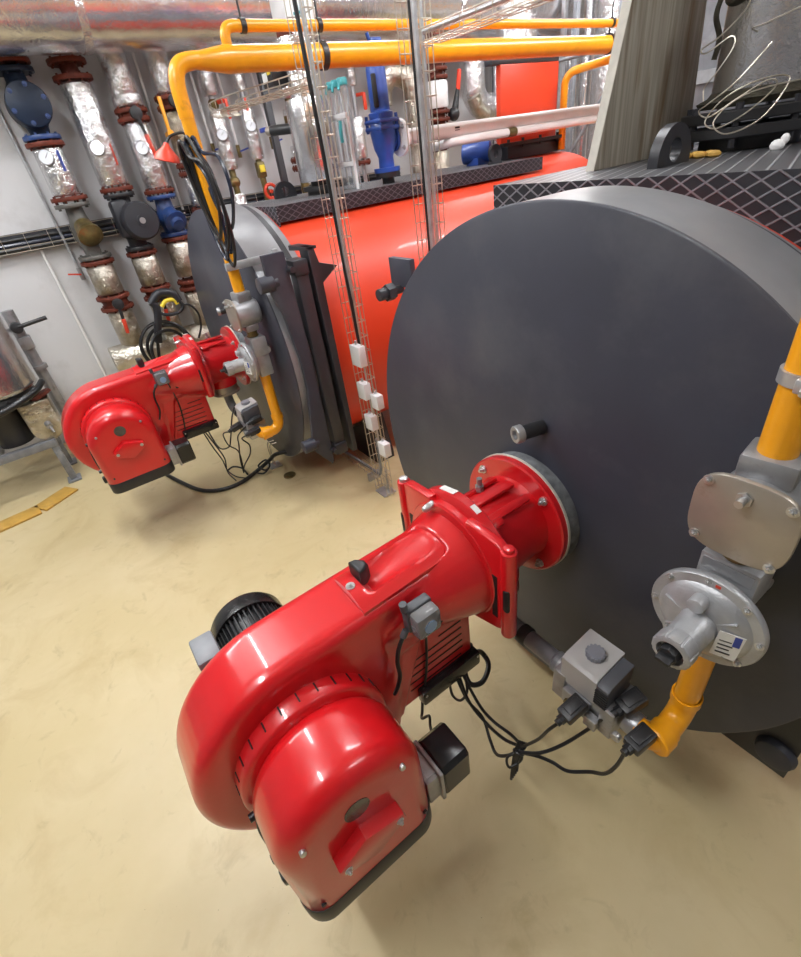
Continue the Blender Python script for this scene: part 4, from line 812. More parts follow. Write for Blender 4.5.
# header at the foot of the wall
t = thing('header_pipe', 'low stained foil-clad header joining the feet of the three big wall pipes', 'pipe', (-5.2, -.2, .62))
m = MB(); m.lathe((-5.2, -.92, .79), (0, 1, 0), [(0, 0), (0, .145), (.01, .15), (1.72, .15), (1.73, 0)], 32); m.build('insulation', M['foil_old'], t)
for y in (-.75, .6):
    m = MB(); m.box((-5.2, y, .33), (.06, .06, .66)); m.box((-5.2, y, .01), (.16, .16, .02)); m.build('stand', M['galv'], t)
# big duct under the ceiling
t = thing('foil_duct', 'huge foil-wrapped duct running the length of the wall at the top', 'duct', (-4.85, 2.2, 3.31))
m = MB(); m.cyl((-4.85, -4.9, 3.64), (-4.85, 6.4, 3.655), .325, seg=64); m.build('duct_section', M['foil_fine'], t)
for y in (-2.1, -.10, 1.95, 3.9):
    m = MB(); m.lathe((-4.85, y, 3.643), (0, 1, 0), [(0, .322), (0, .330), (.06, .330), (.06, .322)], 64); m.build('tape_band', M['foil'], t)
for y in (-1.2, 1.0, 3.0):
    m = MB(); m.cyl((-4.85, y, 3.96), (-4.85, y, 4.6), .010, seg=8); m.build('hanger_rod', M['galv'], t)
# thin white pipes
def thin(label, pts, r=.013, tap=None):
    t = thing('thin_pipe', label, 'pipe', pts[-1]); m = MB(); m.tube(pts, r, 12, 5); m.build('pipe', M['white_pipe'] if tap != 'steel' else M['galv'], t)
    if tap in ('blue', 'red', 'steel'):
        e = Vector(pts[-1]); m = MB(); m.cyl(e+Vector((0, 0, -.10)), e+Vector((0, 0, .02)), .022, seg=12); tp = m.build('tap', M['brass'] if tap == 'blue' else M['grey_metal'], t)
        m = MB(); m.box(e+Vector((.04, -.06 if tap != 'blue' else .06, -.03)), (.018, .12, .016), Matrix.Rotation(math.radians(-12 if tap != 'blue' else 12), 4, 'X'), bev=.004); m.build('tap_lever', M['blue_tag'] if tap == 'blue' else M['handle_red'], tp)
thin('thin steel pipe on the bare wall ending in a small tap with a red lever', [(-5.36, -.88, 3.5), (-5.36, -.86, 2.6), (-5.36, -.83, 1.72)], .014, 'steel')
thin('thin white conduit low on the bare wall, from the wall tray to the floor', [(-5.42, -1.07, 1.95), (-5.42, -1.06, 1.3), (-5.42, -1.05, .1)], .013)
thin('thin white pipe between the blue-valve pipe and the yellow lever', [(-5.38, .42, 3.5), (-5.38, .40, 2.6), (-5.38, .40, 1.2)], .013)
thin('thin white pipe with a blue tap, left of the dial with the dark red handle', [(-5.36, .90, 3.5), (-5.36, .91, 3.0), (-5.36, .92, 2.62)], .013, 'blue')
thin('thin white pipe with a blue tap, between the two slim pipes with dials', [(-5.36, 1.17, 3.5), (-5.36, 1.19, 3.0), (-5.36, 1.20, 2.58)], .013, 'blue')
thin('thin white pipe right of the slender black post, with a blue tap', [(-5.36, 1.52, 3.5), (-5.36, 1.58, 3.0), (-5.36, 1.62, 2.62)], .013, 'blue')
# tray and cables along the wall
t = thing('wall_cable_tray', 'dark wire cable tray running level along the left wall behind the pipes', 'cable tray', (-5.37, .5, 1.95))
m = MB()
for z in (1.97, 2.01, 2.12): m.cyl((-5.32, -2.4, z), (-5.32, 3.4, z), .004, seg=6)
for x in (-5.41, -5.37): m.cyl((x, -2.4, 1.965), (x, 3.4, 1.965), .004, seg=6)
for k in range(29): m.tube([(-5.42, -2.35+.2*k, 1.963), (-5.32, -2.35+.2*k, 1.963), (-5.32, -2.35+.2*k, 2.12)], .003, 6, smooth=False)
m.build('wire_mesh', M['wire'], t)
m = MB(); m.box((-5.435, .5, 2.04), (.02, 5.8, .17)); m.build('back_plate', M['graphite_dark'], t)
for z, r, mt, l in ((1.99, .022, 'rubber', 'lowest black cable lying in the wall tray'), (2.03, .018, 'cable_blue', 'dark blue cable in the middle of the wall tray'), (2.07, .016, 'rubber', 'topmost black cable lying in the wall tray')):
    cable(l, [(-5.375, -2.4, z), (-5.37, -1, z+.004), (-5.378, .6, z), (-5.372, 2, z+.003), (-5.375, 3.4, z)], r, mt)

# ------------------------------------------------------------------ pump set in the left foreground
t = thing('foil_vessel', 'tall foil-clad vessel cut off by the left picture edge, on a grey steel frame', 'vessel', (-4.6, -2.02, .45))
m = MB(); m.lathe((-4.6, -1.96, .97), (0, 0, 1), [(0, 0), (0, .34), (.03, .365), (.62, .365), (.66, .35), (.74, .20), (.76, 0)], 48); m.build('cladding', M['foil_fine'], t)
m = MB(); m.lathe((-4.6, -2.02, .86), (0, 0, 1), [(0, 0), (0, .24), (.02, .36), (.05, .36), (.06, .34), (.09, .33), (.11, 0)], 40)
for q in range(14):
    a = 2*PI*q/14; m.cyl((-4.6+.345*math.cos(a), -2.02+.345*math.sin(a), .87), (-4.6+.345*math.cos(a), -2.02+.345*math.sin(a), .93), .014, seg=6)
m.build('base_flange', M['black'], t)
m = MB(); m.lathe((-4.6, -2.02, .47), (0, 0, 1), [(0, 0), (0, .14), (.30, .16), (.40, .2), (.40, 0)], 32); m.build('pedestal', M['graphite_dark'], t)
t = thing('pump_end', 'stubby foil-wrapped pump end with a rounded tip, below the foil vessel', 'pump', (-4.45, -1.74, .50))
m = MB(); m.prism([(-1.86, .84), (-1.60, .84), (-1.60, .58)]+[(-1.73+.13*math.cos(math.radians(a)), .58+.13*math.sin(math.radians(a))) for a in range(-15, -180, -15)]+[(-1.86, .58)], 'YZ', -4.60, -4.38, .02, 3); pe = m.build('wrapping', M['foil_old'], t)
m = MB(); m.cyl((-4.385, -1.71, .62), (-4.33, -1.70, .60), .028, seg=16); m.cyl((-4.34, -1.70, .60), (-4.31, -1.69, .545), .012, seg=10); m.build('drain_cock', M['grey_metal'], pe)
m = MB(); m.lathe((-4.50, -1.66, .87), (.1, .3, -1), [(0, 0), (0, .10), (.03, .105), (.035, 0)], 30); m.build('end_flange', M['rust'], t)
t = thing('support_stand', 'grey steel frame standing on the floor under the foil vessel', 'frame', (-4.5, -2.0, 0))
m = MB(); m.box((-4.38, -2.12, .43), (.07, .80, .07), bev=.004); m.box((-4.82, -2.12, .43), (.07, .80, .07), bev=.004); m.box((-4.6, -1.76, .43), (.40, .06, .06)); m.box((-4.6, -2.2, .43), (.40, .06, .06)); m.build('beam', M['grey_paint'], t)
for x in (-4.38, -4.82):
    for y in (-1.755, -2.48):
        m = MB(); m.box((x, y, .20), (.06, .06, .40), bev=.004); lg = m.build('leg', M['grey_paint'], t)
        m = MB(); m.box((x, y, .01), (.14, .12, .02), bev=.003); m.build('foot', M['grey_paint'], lg)
t = thing('isolating_valve', 'small valve with a long black lever sticking out beside the foil vessel', 'valve', (-4.95, -1.57, 0))
m = MB(); m.cyl((-4.95, -1.57, 1.55), (-4.95, -1.57, 0), .05, seg=20); m.box((-4.92, -1.56, 1.25), (.10, .11, .12), bev=.01); m.cyl((-4.95, -1.57, 1.02), (-4.95, -1.57, .98), .075, seg=20); m.build('valve_body', M['grey_metal'], t)
m = MB(); m.cyl((-4.94, -1.57, 1.40), (-4.80, -1.56, 1.41), .05, seg=18, bev=.006); m.cyl((-4.82, -1.57, 1.41), (-4.80, -1.30, 1.44), .019, seg=12); m.build('lever', M['black'], t)
cable('black pipe hose sagging in front of the foil vessel base', [(-4.15, -2.35, .72), (-4.20, -2.1, .84), (-4.22, -1.85, .90), (-4.30, -1.66, .95), (-4.45, -1.58, .98)], .028, 'rubber', seg=12, name='hose')
# floor markings
for i, (a, b) in enumerate((((-3.93, -2.62), (-4.0, -2.085)), ((-4.0, -2.085), (-4.18, -1.80)))):
    d = (Vector(b)-Vector(a)); c = (Vector(a)+Vector(b))/2; m = MB(); m.box((c.x, c.y, .010), (.19, d.length, .018), Matrix.Rotation(math.atan2(-d.x, d.y), 4, 'Z'), bev=.004)
    tag(m.build('floor_kerb', M['strip']), ('longer yellow kerb strip on the floor, running off the left edge', 'shorter yellow kerb strip angled towards the foot of the steel frame')[i], 'kerb')
m = MB(); m.cyl((-2.73, -.11, 0), (-2.73, -.11, .008), .055, seg=28); m.cyl((-2.73, -.11, .008), (-2.73, -.11, .014), .030, seg=20); tag(m.build('floor_plug', M['brass']), 'small round brown plug set in the floor beside the further boiler', 'plug')
t = thing('tray_post', 'small galvanised post on a foot plate under the further boiler door', 'post', (-3.0, -.14, 0))
m = MB(); m.box((-3.0, -.14, .006), (.11, .11, .012)); m.build('foot', M['galv'], t)
m = MB()
for x in (-3.03, -2.97): m.tube([(x, -.14, .01), (x, -.14, .22), (x+.02, -.10, .25), (x+.05, -.05, .25)], .005, 8)
m.build('wire_leg', M['wire'], t)
# pressure-washer lance with coiled hose on the header
t = thing('spray_gun', 'dark grey spray gun with a yellow trigger guard hanging above the further burner', 'spray gun', (-4.86, -.30, .80))
m = MB(); m.tube([(-4.86, -.36, 1.34), (-4.86, -.33, 1.28), (-4.87, -.35, 1.18), (-4.89, -.40, 1.05), (-4.91, -.44, .92)], .040, 14); m.tube([(-4.86, -.37, 1.32), (-4.86, -.26, 1.40), (-4.86, -.13, 1.37), (-4.86, -.09, 1.28)], .042, 14); m.tube([(-4.86, -.09, 1.30), (-4.86, -.07, 1.22), (-4.86, -.14, 1.17), (-4.86, -.26, 1.18), (-4.86, -.33, 1.22)], .018, 12)
m.build('gun_body', M['pump'], t)
m = MB(); m.tube([(-4.85, -.28, 1.27), (-4.85, -.22, 1.315), (-4.85, -.14, 1.31), (-4.85, -.115, 1.26)], .022, 12); m.build('trigger_guard', M['yellow_tag'], t)
m = MB(); m.cyl((-4.91, -.44, .95), (-4.95, -.50, .72), .017, seg=14); m.build('lance', M['black'], t)
for i, (rr, dz, dy) in enumerate(((.26, 0, 0), (.235, -.02, .03), (.25, .015, -.02), (.21, -.04, .01))):
    m = MB(); m.ring((-4.90+.02*i, -.37+dy, .86+dz), (1, .2*(i-1.5), .1), rr, .017, 44)
    tag(m.build('hose_loop', M['rubber']), ('widest loop', 'front loop', 'middle loop', 'smallest loop')[[0, 2, 1, 3][i]]+' of the black hose coil hanging below the spray gun', 'hose', 'hose coil below the spray gun')
cable('thin black hose curving down from the spray gun handle', [(-4.86, -.09, 1.24), (-4.86, -.0, 1.22), (-4.86, .06, 1.12), (-4.87, .05, .98), (-4.88, -.02, .85)], .012, name='hose')
m = MB(); m.tube([(-5.06, -.36, .95), (-4.93, -.36, .95), (-4.84, -.36, .95), (-4.82, -.36, .99)], .012, 10); m.box((-5.055, -.36, .95), (.02, .08, .12)); tag(m.build('hook', M['galv']), 'steel hook on the header that carries the hose coil', 'hook')
# orange-red cap by the cable hank
t = thing('plug_cap', 'orange-red cone-shaped cap hanging beside the hank of cables', 'cap', (-2.45, -.34, 2.40))
m = MB(); m.lathe((-2.43, -.31, 2.515), (-.15, -.25, -.9), [(0, .012), (.02, .02), (.06, .060), (.085, .068), (.09, .060), (.05, 0)], 28); m.build('cone', M['lamp_red'], t)
m = MB(); m.tube([(-2.43, -.31, 2.51), (-2.42, -.28, 2.54), (-2.37, -.22, 2.545), (-2.345, -.20, 2.50)], .007, 8); m.build('cord', M['rubber'], t)
# ------------------------------------------------------------------ fittings on top of the further boiler
TZ = 2.108
t = thing('relief_valve', 'bright blue spring-loaded relief valve standing on the further boiler', 'valve', (-2.80, 1.42, TZ))
m = MB(); m.lathe((-2.80, 1.42, TZ), (0, 0, 1), [(0, .05), (.045, .05), (.045, .10), (.08, .10), (.08, .06), (.09, 0)], 28); m.build('mounting_flange', M['black'], t)
m = MB(); m.lathe((-2.80, 1.42, TZ+.08), (0, 0, 1), [(0, .105), (.03, .105), (.03, .062), (.10, .060), (.16, .085), (.26, .10), (.34, .09), (.36, .07), (.38, .07)], 36); m.lathe((-2.80, 1.40, 2.40), (0, 1, 0), [(0, .07), (.10, .07), (.10, .085), (.120, .085), (.120, 0)], 32); bd = m.build('valve_body', M['blue'], t)
m = MB()
for z in (2.475, 2.52): m.box((-2.80, 1.42, z), (.20, .20, .030), Matrix.Rotation(.1, 4, 'Z'), bev=.02)
for q in range(4):
    a = PI/4+q*PI/2+.1; m.cyl((-2.80+.115*math.cos(a), 1.42+.115*math.sin(a), 2.45), (-2.80+.115*math.cos(a), 1.42+.115*math.sin(a), 2.56), .013, seg=8)
m.build('bonnet_flange', M['blue'], t)
m = MB(); m.lathe((-2.80, 1.42, 2.53), (0, 0, 1), [(0, .09), (.04, .095), (.05, .075), (.30, .072), (.33, .065), (.345, .045), (.36, .02), (.36, 0)], 32); bn = m.build('bonnet', M['blue'], t)
m = MB(); m.box((-2.75, 1.357, 2.70), (.038, .02, .20), Matrix.Rotation(.7, 4, 'Z'), bev=.01); m.build('spring_window', M['dark_hole'], bn)
m = MB(); m.box((-2.742, 1.388, 2.70), (.004, .036, .11), Matrix.Rotation(-.45, 4, 'Z')); m.build('type_plate', M['white_tag'], bn)
m = MB(); m.cyl((-2.80, 1.42, 2.88), (-2.80, 1.42, 2.97), .035, .028, seg=20); m.box((-2.80, 1.44, 2.985), (.05, .10, .04), bev=.012); m.cyl((-2.80, 1.40, 2.98), (-2.80, 1.38, 3.03), .012); m.build('lifting_cap', M['blue'], t)
t = thing('white_pipe', 'thick white pipe with a round bolted flange at the blue relief valve', 'pipe', (-2.75, 1.53, 2.40))
m = MB(); m.lathe((-2.75, 1.528, 2.40), (0, 1, 0), [(0, 0), (0, .120), (.004, .124), (.022, .124), (.026, .120), (.026, .07), (.05, .05), (.08, .05)], 36)
fl = m.build('flange', M['white_pipe'], t)
for q in range(4):
    a = PI/4+q*PI/2; m = MB(); m.bolt((-2.75+.095*math.cos(a), 1.530, 2.40+.095*math.sin(a)), (0, -1, 0), .011, .014); m.build('flange_bolt', M['zinc'], fl)
m = MB(); m.cyl((-2.75, 1.56, 2.40), (-2.75, 7.9, 2.41), .052, seg=36); m.build('pipe', M['white_pipe'], t)
m = MB(); m.box((-2.697, 2.10, 2.415), (.003, .05, .012)); m.box((-2.697, 2.10, 2.398), (.003, .05, .005)); m.build('print_mark', M['ink'], t)
t = thing('white_pipe', 'thin white pipe just below the thick white pipe, rust spot on it', 'pipe', (-2.72, 2.02, 2.29))
m = MB(); m.tube([(-3.05, 2.02, 2.30), (-2.85, 2.03, 2.31), (-2.76, 2.05, 2.318), (-2.72, 2.13, 2.322), (-2.71, 2.3, 2.325), (-2.71, 3.0, 2.33), (-2.71, 7.9, 2.355)], .033, 20, 5); m.build('pipe', M['white_pipe'], t)
m = MB(); m.cyl((-2.71, 2.70, 2.328), (-2.71, 2.80, 2.329), .0345, seg=24); m.build('rust_patch', M['brass'], t)
# shiny stack
t = thing('foil_stack', 'shiny foil-clad vertical stack on the further boiler, white cylinder at its top', 'stack', (-3.08, .95, TZ))
m = MB(); m.lathe((-3.08, .95, TZ), (0, 0, 1), [(0, .12), (.03, .12), (.03, .15), (.06, .15), (.06, .08), (.09, .08), (.09, 0)], 32); m.build('base_flange', M['black'], t)
m = MB(); m.lathe((-3.08, .95, 2.20), (0, 0, 1), [(0, 0), (0, .155), (.01, .162), (.48, .162), (.52, .15), (.52, 0)], 40); m.build('cladding', M['foil_fine'], t)
m = MB(); m.lathe((-3.08, .95, 2.70), (0, 0, 1), [(0, .10), (.36, .10)], 30); m.lathe((-3.08, .95, 2.90), (0, 0, 1), [(0, .0), (0, .135), (.16, .135), (.16, 0)], 30); m.build('upper_cladding', M['foil'], t)
m = MB(); m.cyl((-3.08, .95, 3.06), (-3.08, .95, 3.12), .115, seg=36); m.build('red_band', M['rust'], t)
m = MB(); m.cyl((-3.08, .95, 3.11), (-3.08, .95, 3.55), .120, seg=36, bev=.01); m.build('white_cylinder', M['white_box'], t)
m = MB(); m.box((-2.965, .92, 3.22), (.006, .03, .08), Matrix.Rotation(-.2, 4, 'Z')); m.build('red_print', M['handle_red'], t)
m = MB(); m.cyl((-2.86, .92, 3.13), (-2.84, .89, 3.135), .105, seg=36); m.cyl((-3.0, .94, 3.13), (-2.85, .91, 3.13), .02); dl = m.build('round_dial', M['white_box'], t)
m = MB(); m.box((-2.833, .885, 3.14), (.004, .07, .014), Matrix.Rotation(-1.0, 4, 'Z')); m.box((-2.833, .885, 3.15), (.004, .014, .05), Matrix.Rotation(-1.0, 4, 'Z')); m.build('dial_pointer', M['teal'], dl)
m = MB(); m.cyl((-3.17, .85, 2.56), (-3.36, .75, 2.57), .035, seg=18, bev=.005); lv = m.build('side_valve', M['black'], t)
m = MB(); m.cyl((-3.35, .75, 2.57), (-3.39, .73, 2.57), .03, seg=14); m.build('valve_collar', M['cast_warm'], lv)
m = MB(); m.box((-3.44, .72, 2.585), (.10, .03, .03), bev=.006); m.build('valve_handle', M['blue_tag'], lv)
t = thing('actuator_box', 'black box with a yellow sticker beside the top of the shiny stack', 'actuator', (-3.30, .86, 2.83))
m = MB(); m.box((-3.31, .86, 2.885), (.19, .15, .12), bev=.015); bx = m.build('casing', M['black'], t)
m = MB(); m.box((-3.26, .783, 2.91), (.05, .004, .03)); m.build('yellow_sticker', M['yellow_tag'], bx)
m = MB(); m.box((-3.34, .783, 2.885), (.08, .004, .06)); m.build('pale_label', M['white_tag'], bx)
# gauge and clear tubes
t = thing('dial_gauge', 'pale round dial facing forward between the shiny stack and the clear tubes', 'gauge', (-2.74, .92, 2.45))
m = MB(); m.lathe((-2.72, .86, 2.51), (.35, -1, .05), [(-.03, .014), (0, .014), (0, .052), (.022, .052), (.026, .047)], 28); m.cyl((-2.92, .93, 2.51), (-2.72, .87, 2.51), .010); g = m.build('gauge_case', M['cast_warm'], t)
m = MB(); m.lathe((-2.72, .86, 2.51), (.35, -1, .05), [(.020, 0), (.022, .048), (.024, .046), (.024, 0)], 28); m.build('dial_face', M['glass_dial'], g)
for i, x in enumerate((-3.03, -2.94, -2.85)):
    t = thing('clear_tube', ('clear sampling tube nearest the shiny stack', 'middle one of the three clear sampling tubes', 'clear sampling tube nearest the blue relief valve')[i], 'tube', (x, 1.15, TZ), 'clear tubes on the further boiler')
    m = MB(); m.cyl((x, 1.15, TZ), (x, 1.15, 2.76), .034, seg=24); m.build('tube', M['clear'], t)
    m = MB(); m.cyl((x, 1.15, 2.755), (x, 1.15, 2.80), .037, seg=24, bev=.005); m.cyl((x+.01, 1.12, 2.78), (x+.015, 1.10, 2.73), .010); m.build('cap', M['teal'], t)
m = MB(); m.box((-2.94, 1.108, 2.58), (.30, .014, .035), bev=.003); m.box((-2.94, 1.108, 2.28), (.30, .014, .03), bev=.003); m.box((-2.80, 1.12, 2.34), (.012, .02, .464)); tag(m.build('tube_rack', M['white_box']), 'white rack holding the three clear tubes', 'rack')
m = MB(); m.tube([(-2.83, 1.07, 2.55), (-2.825, 1.06, 2.48), (-2.83, 1.065, 2.42)], .013, 10); tag(m.build('tube_clip', M['teal']), 'teal clip hanging at the white tube rack', 'clip')
# red box with black base and far things
t = thing('red_flue_box', 'tall red sheet-metal box at the far end of the further boiler', 'flue box', (-3.3, 3.33, TZ))
m = MB(); m.box((-3.03, 3.32, 2.53), (.06, .80, .62), bev=.008); m.build('casing', M['red_boiler'], t)
m = MB(); m.box((-3.24, 3.53, 2.53), (.36, .36, .60), bev=.004); m.build('flue_shell', M['graphite_dark'], t)
m = MB(); m.box((-3.05, 3.27, 2.860), (.10, .90, .04), bev=.004); m.build('dark_collar', M['graphite_dark'], t)
m = MB(); m.box((-3.10, 3.34, 2.17), (.30, .76, .12), bev=.006); bs = m.build('dark_base', M['graphite_dark'], t)
m = MB(); m.box((-2.925, 3.30, 2.235), (.05, .90, .03), bev=.004)
for y in (2.95, 3.15, 3.4, 3.66): m.cyl((-2.93, y, 2.20), (-2.93, y, 2.275), .014, seg=6)
m.build('clamp_rail', M['black'], bs)
t = thing('flue_stub', 'foil-clad pipe joining the top of the red box', 'duct', (-3.3, 3.5, 2.89))
m = MB(); m.cyl((-3.3, 3.45, 2.885), (-3.3, 3.45, 3.9), .19, seg=36); m.build('cladding', M['foil'], t)
m = MB(); m.cyl((-3.22, 2.62, TZ+.10), (-3.0, 2.78, TZ+.10), .085, seg=28, bev=.015); m.box((-3.1, 2.70, TZ+.03), (.16, .14, .06)); tag(m.build('blue_motor', M['blue']), 'small worn blue motor at the foot of the red box', 'motor')
# other lifting ring, on the far end of the further boiler's platform
m = MB(); m.lathe((-2.80, 2.62, TZ+.075), (1, 0, .05), [(0, .03), (0, .075), (.03, .075), (.03, .03), (0, .03)], 30); m.box((-2.785, 2.62, TZ+.01), (.03, .15, .02)); tag(m.build('ring_lug', M['graphite_dark']), 'small black ring lug standing under the white pipes', 'lug')

# ------------------------------------------------------------------ risers at the far end
rs = [(-5.15, 5.05, .085, 'foil_fine'), (-5.10, 5.42, .10, 'foil_fine'), (-4.95, 5.85, .12, 'foil'), (-4.62, 6.0, .10, 'foil_fine'), (-4.30, 5.9, .085, 'foil_fine'), (-3.84, 5.75, .21, 'foil'), (-3.42, 6.2, .12, 'foil'), (-4.05, 6.5, .12, 'foil'), (-5.05, 6.5, .13, 'foil'), (-3.0, 6.4, .16, 'foil')]
rl = ['slim shiny riser on the far left wall, just past the bend', 'shiny riser in the far corner, left of a steel strut', 'foil-wrapped riser near the far corner, above the red box', 'smooth shiny riser above the middle of the red box', 'slim shiny riser above the right edge of the red box', 'thickest crinkled foil riser, left of the leaning grey board', 'foil riser half hidden behind the leaning grey board', 'foil riser set back behind the thickest riser', 'foil riser deepest in the far corner', 'foil riser hidden behind the grey board']
for (x, y, r, mt), l in zip(rs[:9], rl):
    m = MB(); m.cyl((x, y, 0), (x, y, 4.6), r, seg=32); tag(m.build('foil_riser', M[mt]), l, 'pipe')
for i, (x, y, w_, mt) in enumerate(((-4.78, 5.5, .05, 'grey_paint'), (-4.47, 5.6, .06, 'galv'), (-4.17, 5.45, .06, 'grey_paint'), (-3.58, 5.5, .05, 'grey_paint'), (-5.2, 4.82, .07, 'cable_blue'))):
    m = MB(); m.box((x, y, 2.3), (w_, w_, 4.6), bev=.004)
    tag(m.build('steel_strut', M[mt]), ('grey steel strut between the foil risers in the far corner', 'bright steel strut between the two smooth risers', 'dark steel strut just left of the thickest foil riser', 'steel strut right of the thickest foil riser', 'dark perforated strut above the bend of the big foil pipe')[i], 'strut')
m = MB(); m.cyl((-3.95, 5.2, 2.0), (-3.4, 5.25, 2.75), .022, seg=14); tag(m.build('brace', M['grey_paint']), 'diagonal steel brace under the short slanting yellow pipe', 'brace')
m = MB(); m.cyl((-5.25, 5.15, 3.0), (-3.2, 5.25, 3.0), .02, seg=12); tag(m.build('cross_rail', M['grey_paint']), 'grey rail across the far risers behind the thick yellow pipe', 'rail')

# ------------------------------------------------------------------ on top of the nearest boiler
Z2 = 2.15
t = thing('leaning_board', 'weathered grey wood-grained board standing on the nearest boiler, leaning back', 'board', (-.4, 1.05, Z2))
m = MB(); m.prism([(.725, Z2), (1.40, Z2), (1.29, 3.30), (1.035, 3.30)], 'YZ', -.413, -.377, .002); m.build('panel', M['board'], t)
m = MB(); m.prism([(.722, Z2), (.726, Z2), (1.036, 3.30), (1.032, 3.30)], 'YZ', -.4135, -.3765); m.build('cut_edge', M['board_edge'], t)
t = thing('flue_pipe', 'foil-clad flue rising from stacked black flanges on the nearest boiler', 'flue', (-.09, 1.30, Z2))
m = MB(); m.lathe((-.09, 1.30, 2.325), (0, 0, 1), [(0, 0), (0, .150), (.015, .158), (1.4, .158), (1.4, 0)], 44); m.build('cladding', M['foil_flue'], t)
m = MB(); m.lathe((-.09, 1.30, 2.29), (0, 0, 1), [(0, 0), (0, .19), (.02, .205), (.035, .17), (.05, .158), (.05, 0)], 44); m.build('insulation_edge', M['wool'], t)
for z in (2.262, 2.212):
    m = MB(); m.lathe((-.09, 1.30, z-.018), (0, 0, 1), [(0, 0), (0, .245), (.004, .25), (.032, .25), (.036, .245), (.036, 0)], 44)
    m.build('flange', M['black'], t)
for q in range(8):
    a = 2*PI*q/8+.2; m = MB(); m.cyl((-.09+.228*math.cos(a), 1.30+.228*math.sin(a), 2.165), (-.09+.228*math.cos(a), 1.30+.228*math.sin(a), 2.30), .013, seg=6); m.build('flange_bolt', M['graphite_dark'], t)
m = MB(); m.cyl((-.09, 1.30, Z2), (-.09, 1.30, 2.20), .17, seg=36); m.build('stub', M['black'], t)
m = MB(); m.tube([(-.21, 1.14, 2.62), (-.20, 1.10, 2.56), (-.19, 1.13, 2.50), (-.195, 1.13, 2.44)], .009, 8); m.sphere((-.15, 1.12, 2.60), .032, (1.2, .7, .8)); m.build('torn_lagging', M['wool'], t)
t = thing('duct_casing', 'dull grey sheet-metal duct behind the leaning board and the flue', 'duct', (-.5, 2.0, Z2))
m = MB(); m.box((-.45, 2.05, 2.95), (.50, .60, 1.6), bev=.01); m.build('casing', M['grey_paint'], t)
m = MB(); m.box((-.45, 1.742, 2.42), (.50, .01, .05)); m.build('tape_band', M['galv'], t)
m = MB(); m.box((-.36, 1.742, 2.66), (.20, .01, .05), Matrix.Rotation(-.15, 4, 'Y')); m.build('tape_band', M['galv'], t)
m = MB(); m.cyl((.05, 1.80, 2.28), (.32, 1.80, 2.28), .09, seg=28, bev=.01); m.cyl((.18, 1.80, Z2), (.18, 1.80, 2.22), .05, seg=16); tag(m.build('blue_pump', M['blue']), 'blue fitting at the right picture edge behind the flue', 'pump')
def wireloop(label, pts, r=.0024, closed=False):
    m = MB(); m.tube(pts, r, 6, 8, closed); tag(m.build('capillary_wire', M['wire']), label, 'wire')
wireloop('large stray wire coil drooping in front of the black flanges', [(.02, 1.06, 2.45), (-.04, 1.00, 2.36), (-.12, 1.0, 2.31), (-.16, 1.02, 2.29), (-.10, .98, 2.27), (-.02, .98, 2.31), (.06, 1.0, 2.35), (.08, 1.02, 2.33), (.03, .97, 2.27), (-.05, .95, 2.235), (-.10, .96, 2.26), (-.06, .99, 2.32), (.03, 1.02, 2.355), (.10, 1.06, 2.345), (.07, 1.0, 2.25), (-.01, .95, 2.215), (-.06, .94, 2.25), (-.03, .97, 2.30), (.05, 1.0, 2.33), (.2, 1.1, 2.34)])
wireloop('stray wire looping across the upper part of the foil-clad flue', [(-.20, 1.12, 2.66), (-.10, 1.08, 2.62), (-.08, 1.06, 2.56), (-.15, 1.06, 2.50), (-.22, 1.08, 2.475), (-.19, 1.06, 2.46), (-.11, 1.05, 2.49), (-.09, 1.04, 2.46), (-.13, 1.04, 2.40), (-.17, 1.05, 2.36), (-.16, 1.04, 2.32)])
wireloop('thin wire stretched across the flue to the right picture edge', [(-.05, 1.10, 2.49), (-.06, 1.08, 2.50), (-.02, 1.08, 2.505), (.08, 1.08, 2.525), (.2, 1.10, 2.54)])
t = thing('rubble', 'crumbled beige lagging lying on the nearest boiler beside the lifting lug', 'debris', (-.08, .96, Z2))
m = MB()
for k in range(5): m.sphere((-.13+.025*k, .93+.02*(k % 2), Z2+.010), .018, (1.3, .9, .7), 10)
m.build('crumbs', M['strip'], t)
m = MB(); m.sphere((.13, 1.02, Z2+.014), .02, (1.2, .7, .9), 12); m.sphere((.145, 1.03, Z2+.03), .014, (1, 1, 1.2), 10); tag(m.build('lagging_tuft', M['white_pipe']), 'white tuft of lagging in front of the black flanges', 'debris')
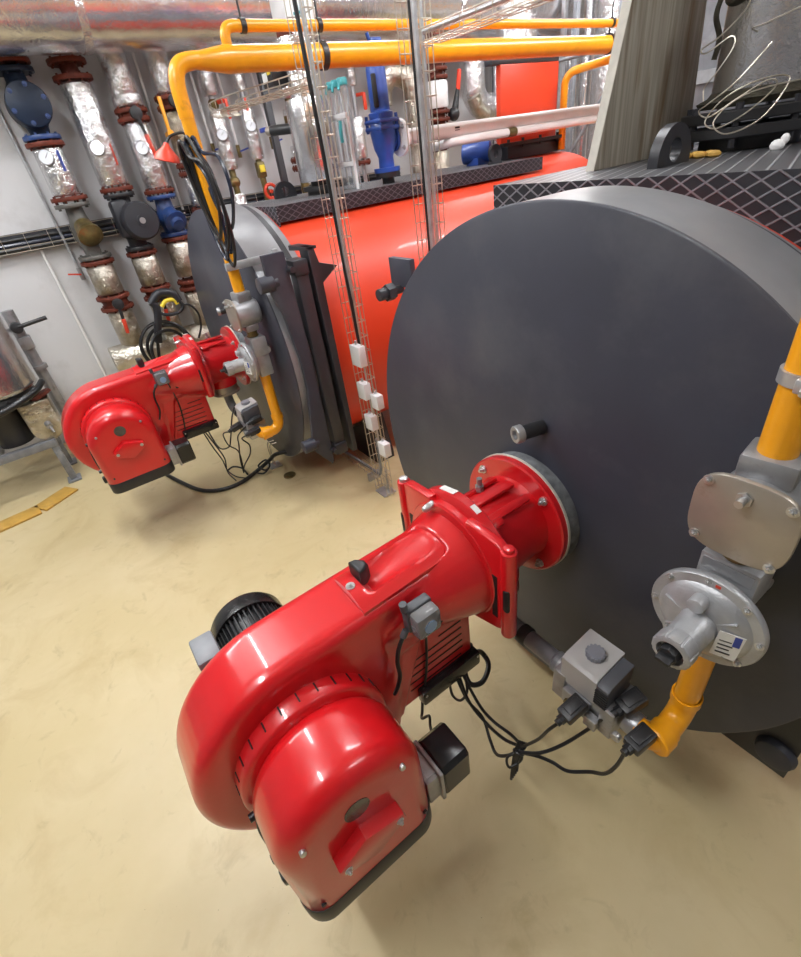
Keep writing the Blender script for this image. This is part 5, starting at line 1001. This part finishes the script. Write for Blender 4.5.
# ------------------------------------------------------------------ light and camera
def lamp(x, y, z, L, along, power, label):
    rz = 0 if along == 'x' else PI/2
    t = thing('ceiling_light', label, 'ceiling light', (x, y, z), 'strip lights under the ceiling')
    R = Matrix.Rotation(rz, 4, 'Z'); T = Matrix.Translation((x, y, z))
    def place(mb): mb.bm.transform(T @ R); return mb
    m = MB(); m.box((0, 0, .055), (L, .07, .05), bev=.01); place(m).build('lamp_housing', M['white_box'], t)
    m = MB(); m.cyl((-L/2+.03, 0, .008), (L/2-.03, 0, .008), .028, seg=16); place(m).build('lamp_tube', M['tube'], t)
    m = MB()
    for s in (-1, 1): m.cyl((s*L*.35, 0, .08), (s*L*.35, 0, 4.6-z), .006, seg=8)
    place(m).build('hanger_rod', M['galv'], t)
    ld = bpy.data.lights.new('strip', 'AREA'); ld.shape = 'RECTANGLE'; ld.size = L; ld.size_y = .14; ld.energy = power; ld.color = (.96, .98, 1)
    lo = bpy.data.objects.new('strip_light_glow', ld); COL.objects.link(lo); lo.parent = t; lo.location = (0, 0, -.012); lo.rotation_euler = (0, 0, rz)
for i, (x, y, z, L, al, p) in enumerate([(-2.7, -1.5, 4.2, 1.8, 'x', 112), (-.1, -2.2, 4.2, 1.8, 'x', 112), (-1.0, 1.3, 4.0, 1.8, 'y', 75), (-1.2, 4.0, 4.0, 1.8, 'y', 110), (2.6, 1.0, 4.2, 1.8, 'y', 20), (-3.7, -2.6, 4.2, 1.8, 'y', 60), (-3.5, 1.7, 4.2, 1.8, 'y', 45), (-3.5, 5.0, 4.2, 1.8, 'y', 90)]):
    lamp(x, y, z, L, al, p, 'long white strip light hanging below the ceiling')
w = bpy.data.worlds.new('world'); SC.world = w; w.use_nodes = True
w.node_tree.nodes['Background'].inputs['Color'].default_value = (.8, .85, 1, 1); w.node_tree.nodes['Background'].inputs['Strength'].default_value = .3

cd = bpy.data.cameras.new('camera'); cam = bpy.data.objects.new('camera', cd); COL.objects.link(cam)
cd.sensor_fit = 'VERTICAL'; cd.sensor_height = 36; cd.lens = 478.2039*36/957; cd.clip_start = .02
r0 = (0.585139413120292, 0.8012602723960591, -0.12487531018192753)
r1 = (0.3944449862223069, -0.41576793998306866, -0.8194816489259044)
r2 = (-0.7085372397110286, 0.4302545711111363, -0.5593353055016713)
Rm = Matrix((r0, [-c for c in r1], [-c for c in r2])).transposed().to_4x4()
cam.matrix_world = Matrix.Translation((0.98673786, -1.19596495, 2.30585659)) @ Rm
SC.camera = cam
SC.view_settings.view_transform = 'Standard'; SC.view_settings.look = 'None'; SC.view_settings.gamma = 1
SC.view_settings.use_curve_mapping = False; SC.view_settings.exposure = -0.77
